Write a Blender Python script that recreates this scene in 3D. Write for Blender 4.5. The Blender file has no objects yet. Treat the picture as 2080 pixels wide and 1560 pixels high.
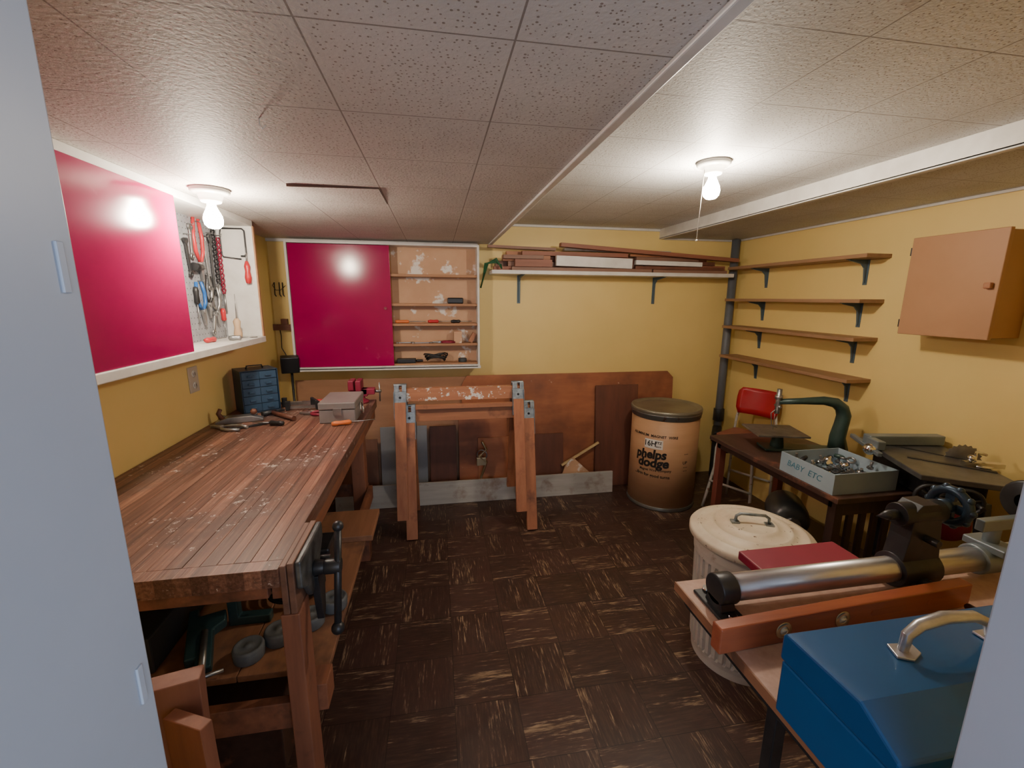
import bpy,bmesh,math,random
from mathutils import Vector,Matrix,Euler
random.seed(7)
SC=bpy.context.scene.collection
WL={}
V=Vector
pi=math.pi
# ------------------------------------------------------------------ materials
def _n(nt,t,**k):
    n=nt.nodes.new(t)
    for a,b in k.items(): setattr(n,a,b)
    return n
def _mth(nt,op,a,b=None,c=None):
    n=nt.nodes.new('ShaderNodeMath');n.operation=op
    for i,v in enumerate((a,b,c)):
        if v is None: continue
        if isinstance(v,(int,float)): n.inputs[i].default_value=v
        else: nt.links.new(v,n.inputs[i])
    return n.outputs[0]
def _ramp(nt,fac,stops):
    r=nt.nodes.new('ShaderNodeValToRGB');e=r.color_ramp.elements
    while len(e)<len(stops): e.new(.5)
    for i,(p,c) in enumerate(stops):
        e[i].position=p;e[i].color=(c[0],c[1],c[2],1)
    nt.links.new(fac,r.inputs[0]);return r.outputs[0]
def _mix(nt,fac,a,b,blend='MIX'):
    n=nt.nodes.new('ShaderNodeMix');n.data_type='RGBA';n.blend_type=blend
    for s,v in ((n.inputs[0],fac),(n.inputs[6],a),(n.inputs[7],b)):
        if isinstance(v,(int,float)): s.default_value=v
        elif isinstance(v,tuple): s.default_value=(v[0],v[1],v[2],1)
        else: nt.links.new(v,s)
    return n.outputs[2]
def _noise(nt,vec,scale,detail=5,rough=.6,w=None):
    n=nt.nodes.new('ShaderNodeTexNoise');n.inputs['Scale'].default_value=scale
    n.inputs['Detail'].default_value=detail;n.inputs['Roughness'].default_value=rough
    if w is not None:
        n.noise_dimensions='4D';nt.links.new(w,n.inputs['W'])
    nt.links.new(vec,n.inputs['Vector']);return n.outputs['Fac']
def _base(name,rough,metal,coat=0):
    m=bpy.data.materials.new(name);m.use_nodes=True;nt=m.node_tree
    p=nt.nodes['Principled BSDF'];p.inputs['Roughness'].default_value=rough
    p.inputs['Metallic'].default_value=metal;p.inputs['Coat Weight'].default_value=coat
    return m,nt,p
def _bump(nt,p,h,strength,dist=.002):
    b=nt.nodes.new('ShaderNodeBump');b.inputs['Strength'].default_value=strength;b.inputs['Distance'].default_value=dist
    nt.links.new(h,b.inputs['Height']);nt.links.new(b.outputs[0],p.inputs['Normal'])
def M(name,c,rough=.5,metal=0,c2=None,scale=6,stretch=(1,1,1),bump=0,bscale=80,spot=None,coat=0,lo=.35,hi=.65,spec=.5):
    m,nt,p=_base(name,rough,metal,coat)
    p.inputs['Specular IOR Level'].default_value=spec
    if c2 is None: c2=tuple(x*.82 for x in c)
    tc=_n(nt,'ShaderNodeTexCoord');mp=_n(nt,'ShaderNodeMapping');mp.inputs['Scale'].default_value=stretch
    nt.links.new(tc.outputs['Object'],mp.inputs[0])
    oi=_n(nt,'ShaderNodeObjectInfo');w=_mth(nt,'MULTIPLY',oi.outputs['Random'],20)
    f=_noise(nt,mp.outputs[0],scale,6,.6,w)
    col=_ramp(nt,f,[(lo,c2),(hi,c)])
    for s in (spot or []):
        g=_noise(nt,tc.outputs['Object'],s[1],4,.65,w)
        k=_ramp(nt,g,[(s[2],(0,0,0)),(s[3],(1,1,1))])
        col=_mix(nt,k,col,s[0])
    nt.links.new(col,p.inputs['Base Color'])
    if bump: _bump(nt,p,_noise(nt,mp.outputs[0],bscale,4,.6),bump)
    return m
def WOOD(name,c,c2,axis='x',rough=.55,spot=None,g=14,bump=.25):
    st={'x':(1.2,g,g),'y':(g,1.2,g),'z':(g,g,1.2)}[axis]
    return M(name,c,rough,0,c2,2.2,st,bump,3,spot,lo=.3,hi=.7)
def EMIT(name,c,s):
    m=bpy.data.materials.new(name);m.use_nodes=True;nt=m.node_tree;nt.nodes.clear()
    e=_n(nt,'ShaderNodeEmission');e.inputs[0].default_value=(*c,1);e.inputs[1].default_value=s
    o=_n(nt,'ShaderNodeOutputMaterial');nt.links.new(e.outputs[0],o.inputs[0]);return m

def floor_mat():
    m,nt,p=_base('vinyl_tile_floor',.4,0)
    g=_n(nt,'ShaderNodeNewGeometry');s=_n(nt,'ShaderNodeSeparateXYZ');nt.links.new(g.outputs['Position'],s.inputs[0])
    T=.2286
    tx=_mth(nt,'DIVIDE',_mth(nt,'ADD',s.outputs[0],10.03),T);ty=_mth(nt,'DIVIDE',_mth(nt,'ADD',s.outputs[1],10.1),T)
    ix=_mth(nt,'FLOOR',tx);iy=_mth(nt,'FLOOR',ty)
    par=_mth(nt,'MODULO',_mth(nt,'ADD',ix,iy),2)
    ci=_n(nt,'ShaderNodeCombineXYZ');nt.links.new(ix,ci.inputs[0]);nt.links.new(iy,ci.inputs[1])
    wn=_n(nt,'ShaderNodeTexWhiteNoise');nt.links.new(ci.outputs[0],wn.inputs[0])
    off=_mth(nt,'MULTIPLY',wn.outputs['Value'],50)
    def vec(a,b):
        c=_n(nt,'ShaderNodeCombineXYZ');nt.links.new(_mth(nt,'MULTIPLY',s.outputs[0],a),c.inputs[0])
        nt.links.new(_mth(nt,'MULTIPLY',s.outputs[1],b),c.inputs[1]);nt.links.new(off,c.inputs[2]);return c.outputs[0]
    mv=_n(nt,'ShaderNodeMix');mv.data_type='VECTOR';nt.links.new(par,mv.inputs[0])
    nt.links.new(vec(12,145),mv.inputs[4]);nt.links.new(vec(145,12),mv.inputs[5])
    st=_noise(nt,mv.outputs[1],1,6,.7)
    patch=_noise(nt,mv.outputs[1],.15,2,.5)
    v=_mth(nt,'ADD',_mth(nt,'MULTIPLY',st,.70),_mth(nt,'MULTIPLY',patch,.46))
    v=_mth(nt,'ADD',v,_mth(nt,'MULTIPLY',_mth(nt,'SUBTRACT',wn.outputs['Value'],.5),.04))
    v=_mth(nt,'ADD',v,_mth(nt,'MULTIPLY',_mth(nt,'SUBTRACT',_noise(nt,g.outputs['Position'],22,3,.6),.5),.14))
    k=_ramp(nt,v,[(.632,(0,0,0)),(.715,(.8,.8,.8))])
    fine=_noise(nt,g.outputs['Position'],5,5,.6)
    base=_ramp(nt,fine,[(.3,(.024,.013,.011)),(.7,(.046,.023,.018))])
    base=_mix(nt,_mth(nt,'MULTIPLY',wn.outputs['Value'],.5),base,(.070,.032,.028))
    base=_mix(nt,_ramp(nt,st,[(.45,(0,0,0)),(.62,(.5,.5,.5))]),base,(.09,.045,.03))
    cream=_ramp(nt,st,[(.5,(.17,.105,.06)),(.72,(.47,.35,.22))])
    col=_mix(nt,k,base,cream)
    dust=_noise(nt,g.outputs['Position'],90,3,.7)
    col=_mix(nt,_ramp(nt,dust,[(.72,(0,0,0)),(.77,(.7,.7,.7))]),col,(.35,.28,.22))
    fx=_mth(nt,'FRACT',tx);fy=_mth(nt,'FRACT',ty)
    ln=_mth(nt,'MAXIMUM',_mth(nt,'LESS_THAN',fx,.010),_mth(nt,'LESS_THAN',fy,.010))
    col=_mix(nt,_mth(nt,'MULTIPLY',ln,.85),col,(.006,.004,.003))
    nt.links.new(col,p.inputs['Base Color'])
    r=_ramp(nt,_noise(nt,g.outputs['Position'],7,4,.6),[(.3,(.32,.32,.32)),(.7,(.55,.55,.55))]);nt.links.new(r,p.inputs['Roughness'])
    _bump(nt,p,_noise(nt,g.outputs['Position'],14,3,.5),.15,.004)
    return m
def ceil_mat(name,x0,y0,c):
    m,nt,p=_base(name,.6,0)
    p.inputs['Specular IOR Level'].default_value=.3
    g=_n(nt,'ShaderNodeNewGeometry');s=_n(nt,'ShaderNodeSeparateXYZ');nt.links.new(g.outputs['Position'],s.inputs[0])
    T=.305
    fx=_mth(nt,'FRACT',_mth(nt,'DIVIDE',_mth(nt,'ADD',s.outputs[0],T*20-x0),T))
    fy=_mth(nt,'FRACT',_mth(nt,'DIVIDE',_mth(nt,'ADD',s.outputs[1],T*20-y0),T))
    ex=_mth(nt,'MINIMUM',fx,_mth(nt,'SUBTRACT',1,fx));ey=_mth(nt,'MINIMUM',fy,_mth(nt,'SUBTRACT',1,fy))
    e=_mth(nt,'MINIMUM',ex,ey)
    line=_mth(nt,'LESS_THAN',e,.0055)
    vo=_n(nt,'ShaderNodeTexVoronoi');vo.voronoi_dimensions='2D';vo.inputs['Scale'].default_value=95;nt.links.new(g.outputs['Position'],vo.inputs['Vector'])
    sep=_n(nt,'ShaderNodeSeparateColor');nt.links.new(vo.outputs['Color'],sep.inputs[0])
    rad=_mth(nt,'ADD',.08,_mth(nt,'MULTIPLY',sep.outputs[0],.14))
    dot=_mth(nt,'MULTIPLY',_mth(nt,'LESS_THAN',vo.outputs['Distance'],rad),_mth(nt,'GREATER_THAN',sep.outputs[1],.30))
    dot=_mth(nt,'MULTIPLY',dot,_mth(nt,'GREATER_THAN',e,.03))
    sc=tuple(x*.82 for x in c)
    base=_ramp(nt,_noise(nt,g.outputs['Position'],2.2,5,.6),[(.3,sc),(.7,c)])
    spots=_ramp(nt,_noise(nt,g.outputs['Position'],14,3,.6),[(.70,(0,0,0)),(.79,(.5,.5,.5))])
    base=_mix(nt,spots,base,(.25,.14,.09))
    base=_mix(nt,_mth(nt,'MULTIPLY',dot,.75),base,(.18,.12,.085))
    base=_mix(nt,_mth(nt,'MULTIPLY',line,.70),base,(.13,.09,.07))
    nt.links.new(base,p.inputs['Base Color'])
    h=_mth(nt,'SUBTRACT',_noise(nt,g.outputs['Position'],110,3,.6),_mth(nt,'MULTIPLY',dot,.8))
    h=_mth(nt,'SUBTRACT',h,_mth(nt,'MULTIPLY',line,2.0))
    _bump(nt,p,h,.55,.002)
    return m
def bench_mat():
    m,nt,p=_base('worn_bench_slats',.46,0)
    g=_n(nt,'ShaderNodeNewGeometry');s=_n(nt,'ShaderNodeSeparateXYZ');nt.links.new(g.outputs['Position'],s.inputs[0])
    ix=_mth(nt,'FLOOR',_mth(nt,'DIVIDE',_mth(nt,'ADD',s.outputs[0],1.075),.0355))
    wn=_n(nt,'ShaderNodeTexWhiteNoise');wn.noise_dimensions='1D';nt.links.new(ix,wn.inputs['W'])
    mp=_n(nt,'ShaderNodeMapping');mp.inputs['Scale'].default_value=(70,2.2,70);nt.links.new(g.outputs['Position'],mp.inputs[0])
    gr=_noise(nt,mp.outputs[0],1.4,6,.65)
    col=_ramp(nt,gr,[(.30,(.10,.048,.034)),(.5,(.235,.105,.068)),(.72,(.40,.215,.145))])
    col=_mix(nt,_mth(nt,'MULTIPLY',wn.outputs['Value'],.9),col,_mix(nt,1.0,col,(.38,.37,.40),'MULTIPLY'))
    st=_noise(nt,g.outputs['Position'],3.2,5,.68)
    col=_mix(nt,_ramp(nt,st,[(.49,(0,0,0)),(.63,(.8,.8,.8))]),col,(.075,.042,.035))
    dusty=_noise(nt,g.outputs['Position'],1.6,4,.7)
    col=_mix(nt,_ramp(nt,dusty,[(.52,(0,0,0)),(.75,(.45,.45,.45))]),col,(.45,.33,.28))
    sc=_noise(nt,mp.outputs[0],3.5,5,.75)
    col=_mix(nt,_ramp(nt,sc,[(.60,(0,0,0)),(.70,(.5,.5,.5))]),col,(.52,.38,.31))
    fl=_noise(nt,g.outputs['Position'],38,5,.78)
    reg=_noise(nt,g.outputs['Position'],3.1,2,.5)
    fl=_mth(nt,'ADD',fl,_mth(nt,'MULTIPLY',_mth(nt,'SUBTRACT',reg,.5),.45))
    col=_mix(nt,_ramp(nt,fl,[(.63,(0,0,0)),(.67,(.85,.85,.85))]),col,(.64,.57,.52))
    nt.links.new(col,p.inputs['Base Color']);_bump(nt,p,gr,.4,.002)
    return m
def peg_mat():
    m,nt,p=_base('pegboard',.5,0)
    g=_n(nt,'ShaderNodeNewGeometry');s=_n(nt,'ShaderNodeSeparateXYZ');nt.links.new(g.outputs['Position'],s.inputs[0])
    def f(o): 
        return _mth(nt,'SUBTRACT',_mth(nt,'FRACT',_mth(nt,'DIVIDE',_mth(nt,'ADD',o,5),.0254)),.5)
    a=f(s.outputs[1]);b=f(s.outputs[2])
    r=_mth(nt,'SQRT',_mth(nt,'ADD',_mth(nt,'MULTIPLY',a,a),_mth(nt,'MULTIPLY',b,b)))
    k=_mth(nt,'LESS_THAN',r,.11)
    base=_ramp(nt,_noise(nt,g.outputs['Position'],25,5,.6),[(.3,(.24,.25,.28)),(.7,(.38,.39,.42))])
    nt.links.new(_mix(nt,k,base,(.04,.04,.04)),p.inputs['Base Color']);return m

# ------------------------------------------------------------------ builder
class B:
    def __init__(s,T=None): s.bm=bmesh.new();s.mi=0;s.T=T or Matrix.Identity(4)
    def _f(s,vs,smooth=False):
        try:
            f=s.bm.faces.new(vs);f.material_index=s.mi;f.smooth=smooth;return f
        except ValueError: return None
    def v(s,p): return s.bm.verts.new(s.T@V(p))
    def box(s,x0,x1,y0,y1,z0,z1):
        c=[s.v(p) for p in ((x0,y0,z0),(x1,y0,z0),(x1,y1,z0),(x0,y1,z0),(x0,y0,z1),(x1,y0,z1),(x1,y1,z1),(x0,y1,z1))]
        for q in ((3,2,1,0),(4,5,6,7),(0,1,5,4),(1,2,6,5),(2,3,7,6),(3,0,4,7)): s._f([c[i] for i in q])
        return s
    def beam(s,p0,p1,w,t,side=(1,0,0)):
        p0,p1=V(p0),V(p1);d=(p1-p0).normalized();a=V(side);a=(a-d*a.dot(d)).normalized();b=d.cross(a)
        c=[]
        for p in (p0,p1):
            for i,j in ((-1,-1),(1,-1),(1,1),(-1,1)): c.append(s.v(p+a*w/2*i+b*t/2*j))
        for q in ((3,2,1,0),(4,5,6,7),(0,1,5,4),(1,2,6,5),(2,3,7,6),(3,0,4,7)): s._f([c[i] for i in q])
        return s
    def cyl(s,p0,p1,r0,r1=None,n=20): return s.sweep([p0,p1],[r0,r0 if r1 is None else r1],n,smooth=True)
    def sweep(s,pts,r,n=10,closed=False,smooth=True,flat=1.0,up=None):
        pts=[V(p) for p in pts];N=len(pts)
        if not isinstance(r,(list,tuple)): r=[r]*N
        rings=[];a=None
        for i,p in enumerate(pts):
            if closed: d=pts[(i+1)%N]-pts[i-1]
            elif i==0: d=pts[1]-pts[0]
            elif i==N-1: d=pts[-1]-pts[-2]
            else: d=(pts[i+1]-p).normalized()+(p-pts[i-1]).normalized()
            if d.length<1e-9: d=V((0,0,1))
            d=d.normalized()
            if a is None:
                a=V(up) if up else (V((0,0,1)) if abs(d.z)<.9 else V((1,0,0)))
            a=(a-d*a.dot(d)).normalized();b=d.cross(a)
            rings.append([s.v(p+(a*math.cos(2*pi*k/n)*flat+b*math.sin(2*pi*k/n))*r[i]) for k in range(n)])
        m=N if closed else N-1
        for i in range(m):
            A,C=rings[i],rings[(i+1)%N]
            for k in range(n): s._f([A[k],A[(k+1)%n],C[(k+1)%n],C[k]],smooth)
        if not closed:
            s._f(list(reversed(rings[0])));s._f(rings[-1])
        return s
    def lathe(s,prof,c=(0,0,0),n=32,axis=(0,0,1),smooth=True,rib=None):
        c=V(c);d=V(axis).normalized();a=V((1,0,0)) if abs(d.x)<.9 else V((0,1,0));a=(a-d*a.dot(d)).normalized();b=d.cross(a)
        rings=[]
        for j,(r,z) in enumerate(prof):
            if r<1e-6: rings.append([s.v(c+d*z)])
            else:
                rg=[]
                for k in range(n):
                    rr=r+(rib(j,k) if rib else 0);t=2*pi*k/n
                    rg.append(s.v(c+d*z+(a*math.cos(t)+b*math.sin(t))*rr))
                rings.append(rg)
        for A,C in zip(rings,rings[1:]):
            for k in range(n):
                if len(A)==1 and len(C)==1: break
                if len(A)==1: s._f([A[0],C[(k+1)%n],C[k]],smooth)
                elif len(C)==1: s._f([A[k],A[(k+1)%n],C[0]],smooth)
                else: s._f([A[k],A[(k+1)%n],C[(k+1)%n],C[k]],smooth)
        return s
    def prism(s,poly,a,b,plane='xz',smooth=False):
        def P(q,t):
            if plane=='xz': return (q[0],t,q[1])
            if plane=='yz': return (t,q[0],q[1])
            return (q[0],q[1],t)
        A=[s.v(P(q,a)) for q in poly];C=[s.v(P(q,b)) for q in poly];n=len(poly)
        s._f(A);s._f(list(reversed(C)))
        for k in range(n): s._f([A[(k+1)%n],A[k],C[k],C[(k+1)%n]],smooth)
        return s
    def ball(s,c,r,n=16,sc=(1,1,1)):
        prof=[(math.sin(pi*i/(n//2+2))*r,-math.cos(pi*i/(n//2+2))*r) for i in range(n//2+3)]
        prof[0]=(0,-r);prof[-1]=(0,r)
        T=s.T;s.T=T@Matrix.Translation(V(c))@Matrix.Diagonal((*sc,1));s.lathe(prof,(0,0,0),n);s.T=T;return s
    def ring(s,c,R,r,axis=(0,0,1),n=28,m=8):
        d=V(axis).normalized();a=V((1,0,0)) if abs(d.x)<.9 else V((0,1,0));a=(a-d*a.dot(d)).normalized();b=d.cross(a)
        return s.sweep([V(c)+(a*math.cos(2*pi*i/n)+b*math.sin(2*pi*i/n))*R for i in range(n)],r,m,closed=True)
    def obj(s,name,mats,parent=None,bevel=0,seg=2,label=None,cat=None,kind=None,group=None):
        bm=s.bm;bmesh.ops.recalc_face_normals(bm,faces=bm.faces[:])
        xs=[v.co for v in bm.verts]
        lo=V([min(v[i] for v in xs) for i in range(3)]);hi=V([max(v[i] for v in xs) for i in range(3)])
        o0=V(((lo.x+hi.x)/2,(lo.y+hi.y)/2,lo.z))
        for v in bm.verts: v.co-=o0
        me=bpy.data.meshes.new(name);bm.to_mesh(me);bm.free()
        if not isinstance(mats,(list,tuple)): mats=[mats]
        for m in mats: me.materials.append(m)
        o=bpy.data.objects.new(name,me);SC.objects.link(o)
        place(o,o0,parent)
        if bevel:
            md=o.modifiers.new('bevel','BEVEL');md.width=bevel;md.segments=seg;md.limit_method='ANGLE';md.angle_limit=.7
        tag(o,label,cat,kind,group);return o
def place(o,w,parent):
    WL[o]=V(w)
    if parent is not None:
        o.parent=parent;o.location=V(w)-WL[parent]
    else: o.location=V(w)
def tag(o,label=None,cat=None,kind=None,group=None):
    if label:o['label']=label
    if cat:o['category']=cat
    if kind:o['kind']=kind
    if group:o['group']=group
def thing(name,label,cat,loc,group=None):
    e=bpy.data.objects.new(name,None);e.empty_display_size=.05;SC.objects.link(e);place(e,V(loc),None);tag(e,label,cat,None,group);return e
def clone(o,off=(0,0,0),rz=0,label=None,_p=None):
    c=o.copy();SC.objects.link(c)
    if _p is None:
        c.location=o.location+V(off);WL[c]=WL[o]+V(off)
        if rz:c.rotation_euler.z+=rz
        if label:c['label']=label
    else: c.parent=_p;WL[c]=WL[o]+V(off)
    for ch in [x for x in list(SC.objects) if x.parent is o]: clone(ch,off,0,None,c)
    return c
def textmesh(body,size,T,mat,name,parent,bend=None,ext=.0004,bold=0,shear=0,sx=1,slope=0):
    cu=bpy.data.curves.new('tx','FONT');cu.body=body;cu.size=size;cu.align_x='CENTER';cu.align_y='CENTER';cu.offset=bold;cu.shear=shear;cu.extrude=ext;cu.resolution_u=3
    to=bpy.data.objects.new('tx',cu);SC.objects.link(to);bpy.context.view_layer.update()
    me=bpy.data.meshes.new_from_object(to.evaluated_get(bpy.context.evaluated_depsgraph_get()))
    bpy.data.objects.remove(to);bpy.data.curves.remove(cu)
    ps=[]
    for v in me.vertices:
        p=V((v.co.x*sx,v.co.y+v.co.x*slope,v.co.z))
        if bend: # (cx,cy,R,ang0,z0)
            cx,cy,R,a0,z0=bend;t=a0+p.x/R;p=V((cx+(R+p.z)*math.cos(t),cy+(R+p.z)*math.sin(t),z0+p.y))
        else: p=T@p
        ps.append(p)
    lo=V([min(q[i] for q in ps) for i in range(3)]);hi=V([max(q[i] for q in ps) for i in range(3)]);o0=(lo+hi)/2
    for v,q in zip(me.vertices,ps): v.co=q-o0
    me.materials.clear();me.materials.append(mat)
    o=bpy.data.objects.new(name,me);SC.objects.link(o);place(o,o0,parent);return o
def RT(loc,rx=0,ry=0,rz=0): return Matrix.Translation(V(loc))@Euler((rx,ry,rz)).to_matrix().to_4x4()

# ------------------------------------------------------------------ palette
m_floor=floor_mat()
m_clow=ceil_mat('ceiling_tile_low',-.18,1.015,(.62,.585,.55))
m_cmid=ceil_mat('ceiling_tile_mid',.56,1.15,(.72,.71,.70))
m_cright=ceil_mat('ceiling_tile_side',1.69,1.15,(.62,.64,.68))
m_yel=M('yellow_wall_paint',(.79,.605,.235),.5,c2=(.74,.555,.205),scale=1.6,bump=.08,bscale=60)
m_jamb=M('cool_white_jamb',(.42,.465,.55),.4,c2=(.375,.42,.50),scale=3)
m_white=M('white_trim_paint',(.72,.71,.69),.42,c2=(.60,.58,.55),scale=10,spot=[((.38,.29,.22),16,.70,.76)])
m_red=M('magenta_enamel',(.34,.0005,.078),.16,c2=(.29,.0005,.066),scale=2.5,spot=[((.40,.02,.11),9,.66,.74)],spec=.4)
m_tan=M('tan_hardboard',(.57,.35,.21),.6,c2=(.50,.29,.165),scale=5,spot=[((.76,.72,.66),7,.58,.63)])
m_shelfw=WOOD('shelf_wood_x',(.45,.235,.115),(.30,.145,.07),'x')
m_rshelf=WOOD('shelf_wood_y',(.36,.205,.11),(.25,.135,.07),'y')
m_steel=M('dull_steel',(.42,.42,.42),.38,.9,c2=(.25,.25,.25),scale=14)
m_chrome=M('chrome',(.78,.78,.78),.14,1)
m_silver=M('dull_silver_handle',(.55,.56,.60),.32,.75,c2=(.42,.42,.45),scale=30)
m_galv=M('galvanised_bracket',(.33,.37,.39),.45,.75,c2=(.18,.21,.23),scale=40)
m_iron=M('black_iron',(.025,.027,.03),.4,.5,c2=(.05,.05,.055),scale=12)
m_blk=M('black_plastic',(.015,.015,.017),.4)
m_rubber=M('dark_grey_rubber',(.05,.055,.06),.6)
m_green=M('dark_green_casting',(.045,.085,.075),.38,.2,c2=(.028,.055,.048),scale=10)
m_teal=M('teal_iron',(.04,.085,.09),.45,.4)
m_bracket=M('blue_grey_bracket',(.10,.15,.19),.5,.2)
m_pipe=M('grey_pipe_paint',(.13,.145,.17),.5,.1)
m_brownc=M('brown_cabinet_paint',(.41,.215,.11),.5,c2=(.36,.185,.09),scale=3)
m_blue=M('blue_enamel_box',(.005,.09,.26),.33,.15,c2=(.004,.07,.21),scale=3,coat=.2,spot=[((.02,.03,.05),60,.72,.75)])
m_dblue=M('navy_parts_cabinet',(.02,.045,.09),.4,.2)
m_grey=M('grey_toolbox_paint',(.30,.285,.28),.4,.4,c2=(.24,.225,.22),scale=8,spot=[((.15,.08,.05),20,.7,.75)])
m_lum=WOOD('fir_lumber_x',(.45,.195,.095),(.30,.12,.06),'x',spot=[((.14,.065,.04),7,.57,.73)])
m_lumz=WOOD('fir_lumber_z',(.42,.17,.08),(.29,.105,.05),'z',spot=[((.13,.055,.035),7,.56,.73)])
m_lumy=WOOD('fir_lumber_y',(.34,.16,.085),(.22,.10,.05),'y',spot=[((.09,.05,.035),5,.55,.72)])
m_lumpaint=WOOD('paint_spattered_fir',(.50,.22,.11),(.35,.14,.07),'x',spot=[((.75,.72,.68),24,.57,.61)])
m_bench=bench_mat()
m_benchleg=WOOD('bench_leg_fir',(.28,.11,.06),(.16,.062,.038),'z',spot=[((.05,.03,.02),6,.55,.72)])
m_apron=WOOD('bench_apron_fir',(.30,.115,.058),(.15,.058,.034),'y',spot=[((.06,.03,.02),9,.52,.72)])
m_ply=WOOD('plywood_red',(.42,.155,.07),(.27,.09,.042),'x',g=6,spot=[((.15,.055,.032),2.5,.47,.72),((.55,.40,.30),14,.68,.73)])
m_ply2=WOOD('plywood_pale',(.40,.215,.12),(.29,.145,.08),'x',g=5,spot=[((.2,.1,.06),4,.55,.75)])
m_plyd=WOOD('plywood_dark',(.17,.06,.035),(.10,.038,.024),'z',g=8)
m_greyb=WOOD('grey_painted_board',(.44,.43,.40),(.32,.30,.27),'x',spot=[((.24,.18,.14),6,.56,.70)])
m_lpanel=M('pale_grey_panel',(.26,.27,.29),.5,c2=(.20,.205,.22),scale=4)
m_drum=M('kraft_fibre',(.47,.275,.15),.5,c2=(.42,.235,.12),scale=3,stretch=(1,1,6))
m_drumlid=M('bronze_drum_lid',(.30,.275,.21),.38,.55,c2=(.21,.19,.14),scale=6)
m_can=M('dirty_cream_paint',(.64,.59,.52),.45,c2=(.52,.46,.38),scale=9,spot=[((.22,.12,.07),38,.64,.68),((.32,.22,.14),13,.66,.74)])
m_lid=M('dirty_cream_lid',(.74,.66,.52),.45,c2=(.60,.50,.37),scale=9,spot=[((.14,.08,.05),50,.63,.67),((.34,.23,.13),12,.63,.73)])
m_dkwood=WOOD('dark_stained_wood',(.085,.045,.033),(.045,.024,.019),'y',rough=.4,spot=[((.26,.10,.06),7,.58,.7)])
m_dkwoodz=WOOD('dark_stained_legs',(.06,.033,.026),(.03,.017,.014),'z',rough=.4)
m_redleg=M('dark_red_legs',(.18,.05,.035),.45)
m_redp=M('red_chair_paint',(.42,.015,.025),.3,spot=[((.5,.4,.35),30,.7,.73)])
m_seat=M('worn_brown_red_seat',(.30,.10,.07),.4,c2=(.2,.05,.035),scale=10,spot=[((.5,.35,.25),20,.66,.72)])
m_cartgrey=M('blue_grey_cardboard',(.33,.42,.49),.6,c2=(.27,.355,.42),scale=6)
m_ink=M('blue_ink',(.03,.20,.30),.5)
m_black_ink=M('black_ink',(.012,.01,.01),.6)
m_paper=M('white_label_paper',(.78,.75,.70),.6)
m_pink=M('pinkish_particle_top',(.50,.33,.26),.55,c2=(.42,.265,.205),scale=50,bump=.1)
m_level=WOOD('varnished_level_wood',(.35,.10,.045),(.22,.058,.03),'x',rough=.28)
m_brass=M('brass',(.58,.48,.30),.3,.9)
m_vial=M('vial_glass',(.75,.70,.55),.1)
m_tube=M('polished_steel_tube',(.62,.62,.63),.32,.9,c2=(.42,.41,.41),scale=20,stretch=(.3,3,3))
m_saw=M('table_saw_iron',(.15,.15,.15),.35,.6,c2=(.08,.08,.08),scale=12)
m_fence=M('grey_fence',(.22,.27,.30),.4,.5)
m_maroon=M('maroon_paint',(.25,.015,.045),.45)
m_orange=M('orange_handle',(.72,.19,.05),.3)
m_rh=M('red_handle',(.58,.03,.04),.3)
m_bh=M('blue_handle',(.02,.12,.40),.35)
m_wh=WOOD('pale_handle_wood',(.62,.43,.27),(.5,.33,.19),'z')
m_puck=M('grey_weight',(.13,.14,.145),.6,c2=(.08,.085,.09),scale=30)
m_beige=M('beige_plate',(.55,.49,.40),.4)
m_porc=M('porcelain',(.80,.78,.73),.25)
m_gcord=M('green_cord',(.02,.12,.05),.5)
m_string=M('pull_string',(.8,.76,.68),.7)
m_peg=peg_mat()
m_bulb=EMIT('lit_bulb_glass',(1,.86,.68),600)

# ------------------------------------------------------------------ room shell
LX,RX,BY,FY,F0=-1.08,2.34,3.19,.30,.18
ZL,ZM,ZR=1.83,1.974,1.912
st='structure'
B().box(-1.5,2.6,-1.2,BY+.1,-.05,0).obj('floor',m_floor,kind=st)
B().box(LX-.1,LX,F0,BY+.1,0,2.2).obj('wall_left',m_yel,kind=st)
B().box(RX,RX+.1,F0,BY+.1,0,2.2).obj('wall_right',m_yel,kind=st)
B().box(LX,RX,BY,BY+.1,0,2.2).obj('wall_back',m_yel,kind=st)
b=B();b.box(LX,-.225,F0,FY,0,2.2);b.box(.57,RX,F0,FY,0,2.2);b.box(-.225,.57,F0,FY,1.95,2.2);b.obj('wall_front',m_yel,kind=st)
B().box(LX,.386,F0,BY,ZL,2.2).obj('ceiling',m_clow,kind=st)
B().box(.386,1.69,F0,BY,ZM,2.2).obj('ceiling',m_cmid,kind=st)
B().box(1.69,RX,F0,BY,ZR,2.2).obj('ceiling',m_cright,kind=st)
b=B();b.box(-.225,-.205,F0-.02,FY,0,1.95);b.box(.55,.57,F0-.02,FY,0,1.95);b.box(-.225,.57,F0-.02,FY,1.93,1.95)
b.box(-.30,-.215,F0-.03,F0,0,2.0);b.box(.56,.64,F0-.03,F0,0,2.0);b.obj('trim_1',m_jamb,kind=st,bevel=.002)
b=B();b.box(.374,.398,FY,BY,ZL-.010,ZL);b.box(.386,.398,FY,BY,ZL,ZM);b.obj('trim_2',m_white,kind=st,bevel=.003)
b=B();b.box(1.678,1.69,FY,BY,ZR-.010,ZM);b.box(1.678,1.706,FY,BY,ZR-.012,ZR);b.obj('trim_3',m_white,kind=st,bevel=.003)
b=B();b.box(.398,1.678,BY-.012,BY,ZM-.018,ZM);b.box(1.712,RX,BY-.012,BY,ZR-.014,ZR);b.box(RX-.012,RX,FY,BY-.012,ZR-.014,ZR);b.obj('trim_4',m_white,kind=st,bevel=.004)
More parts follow.
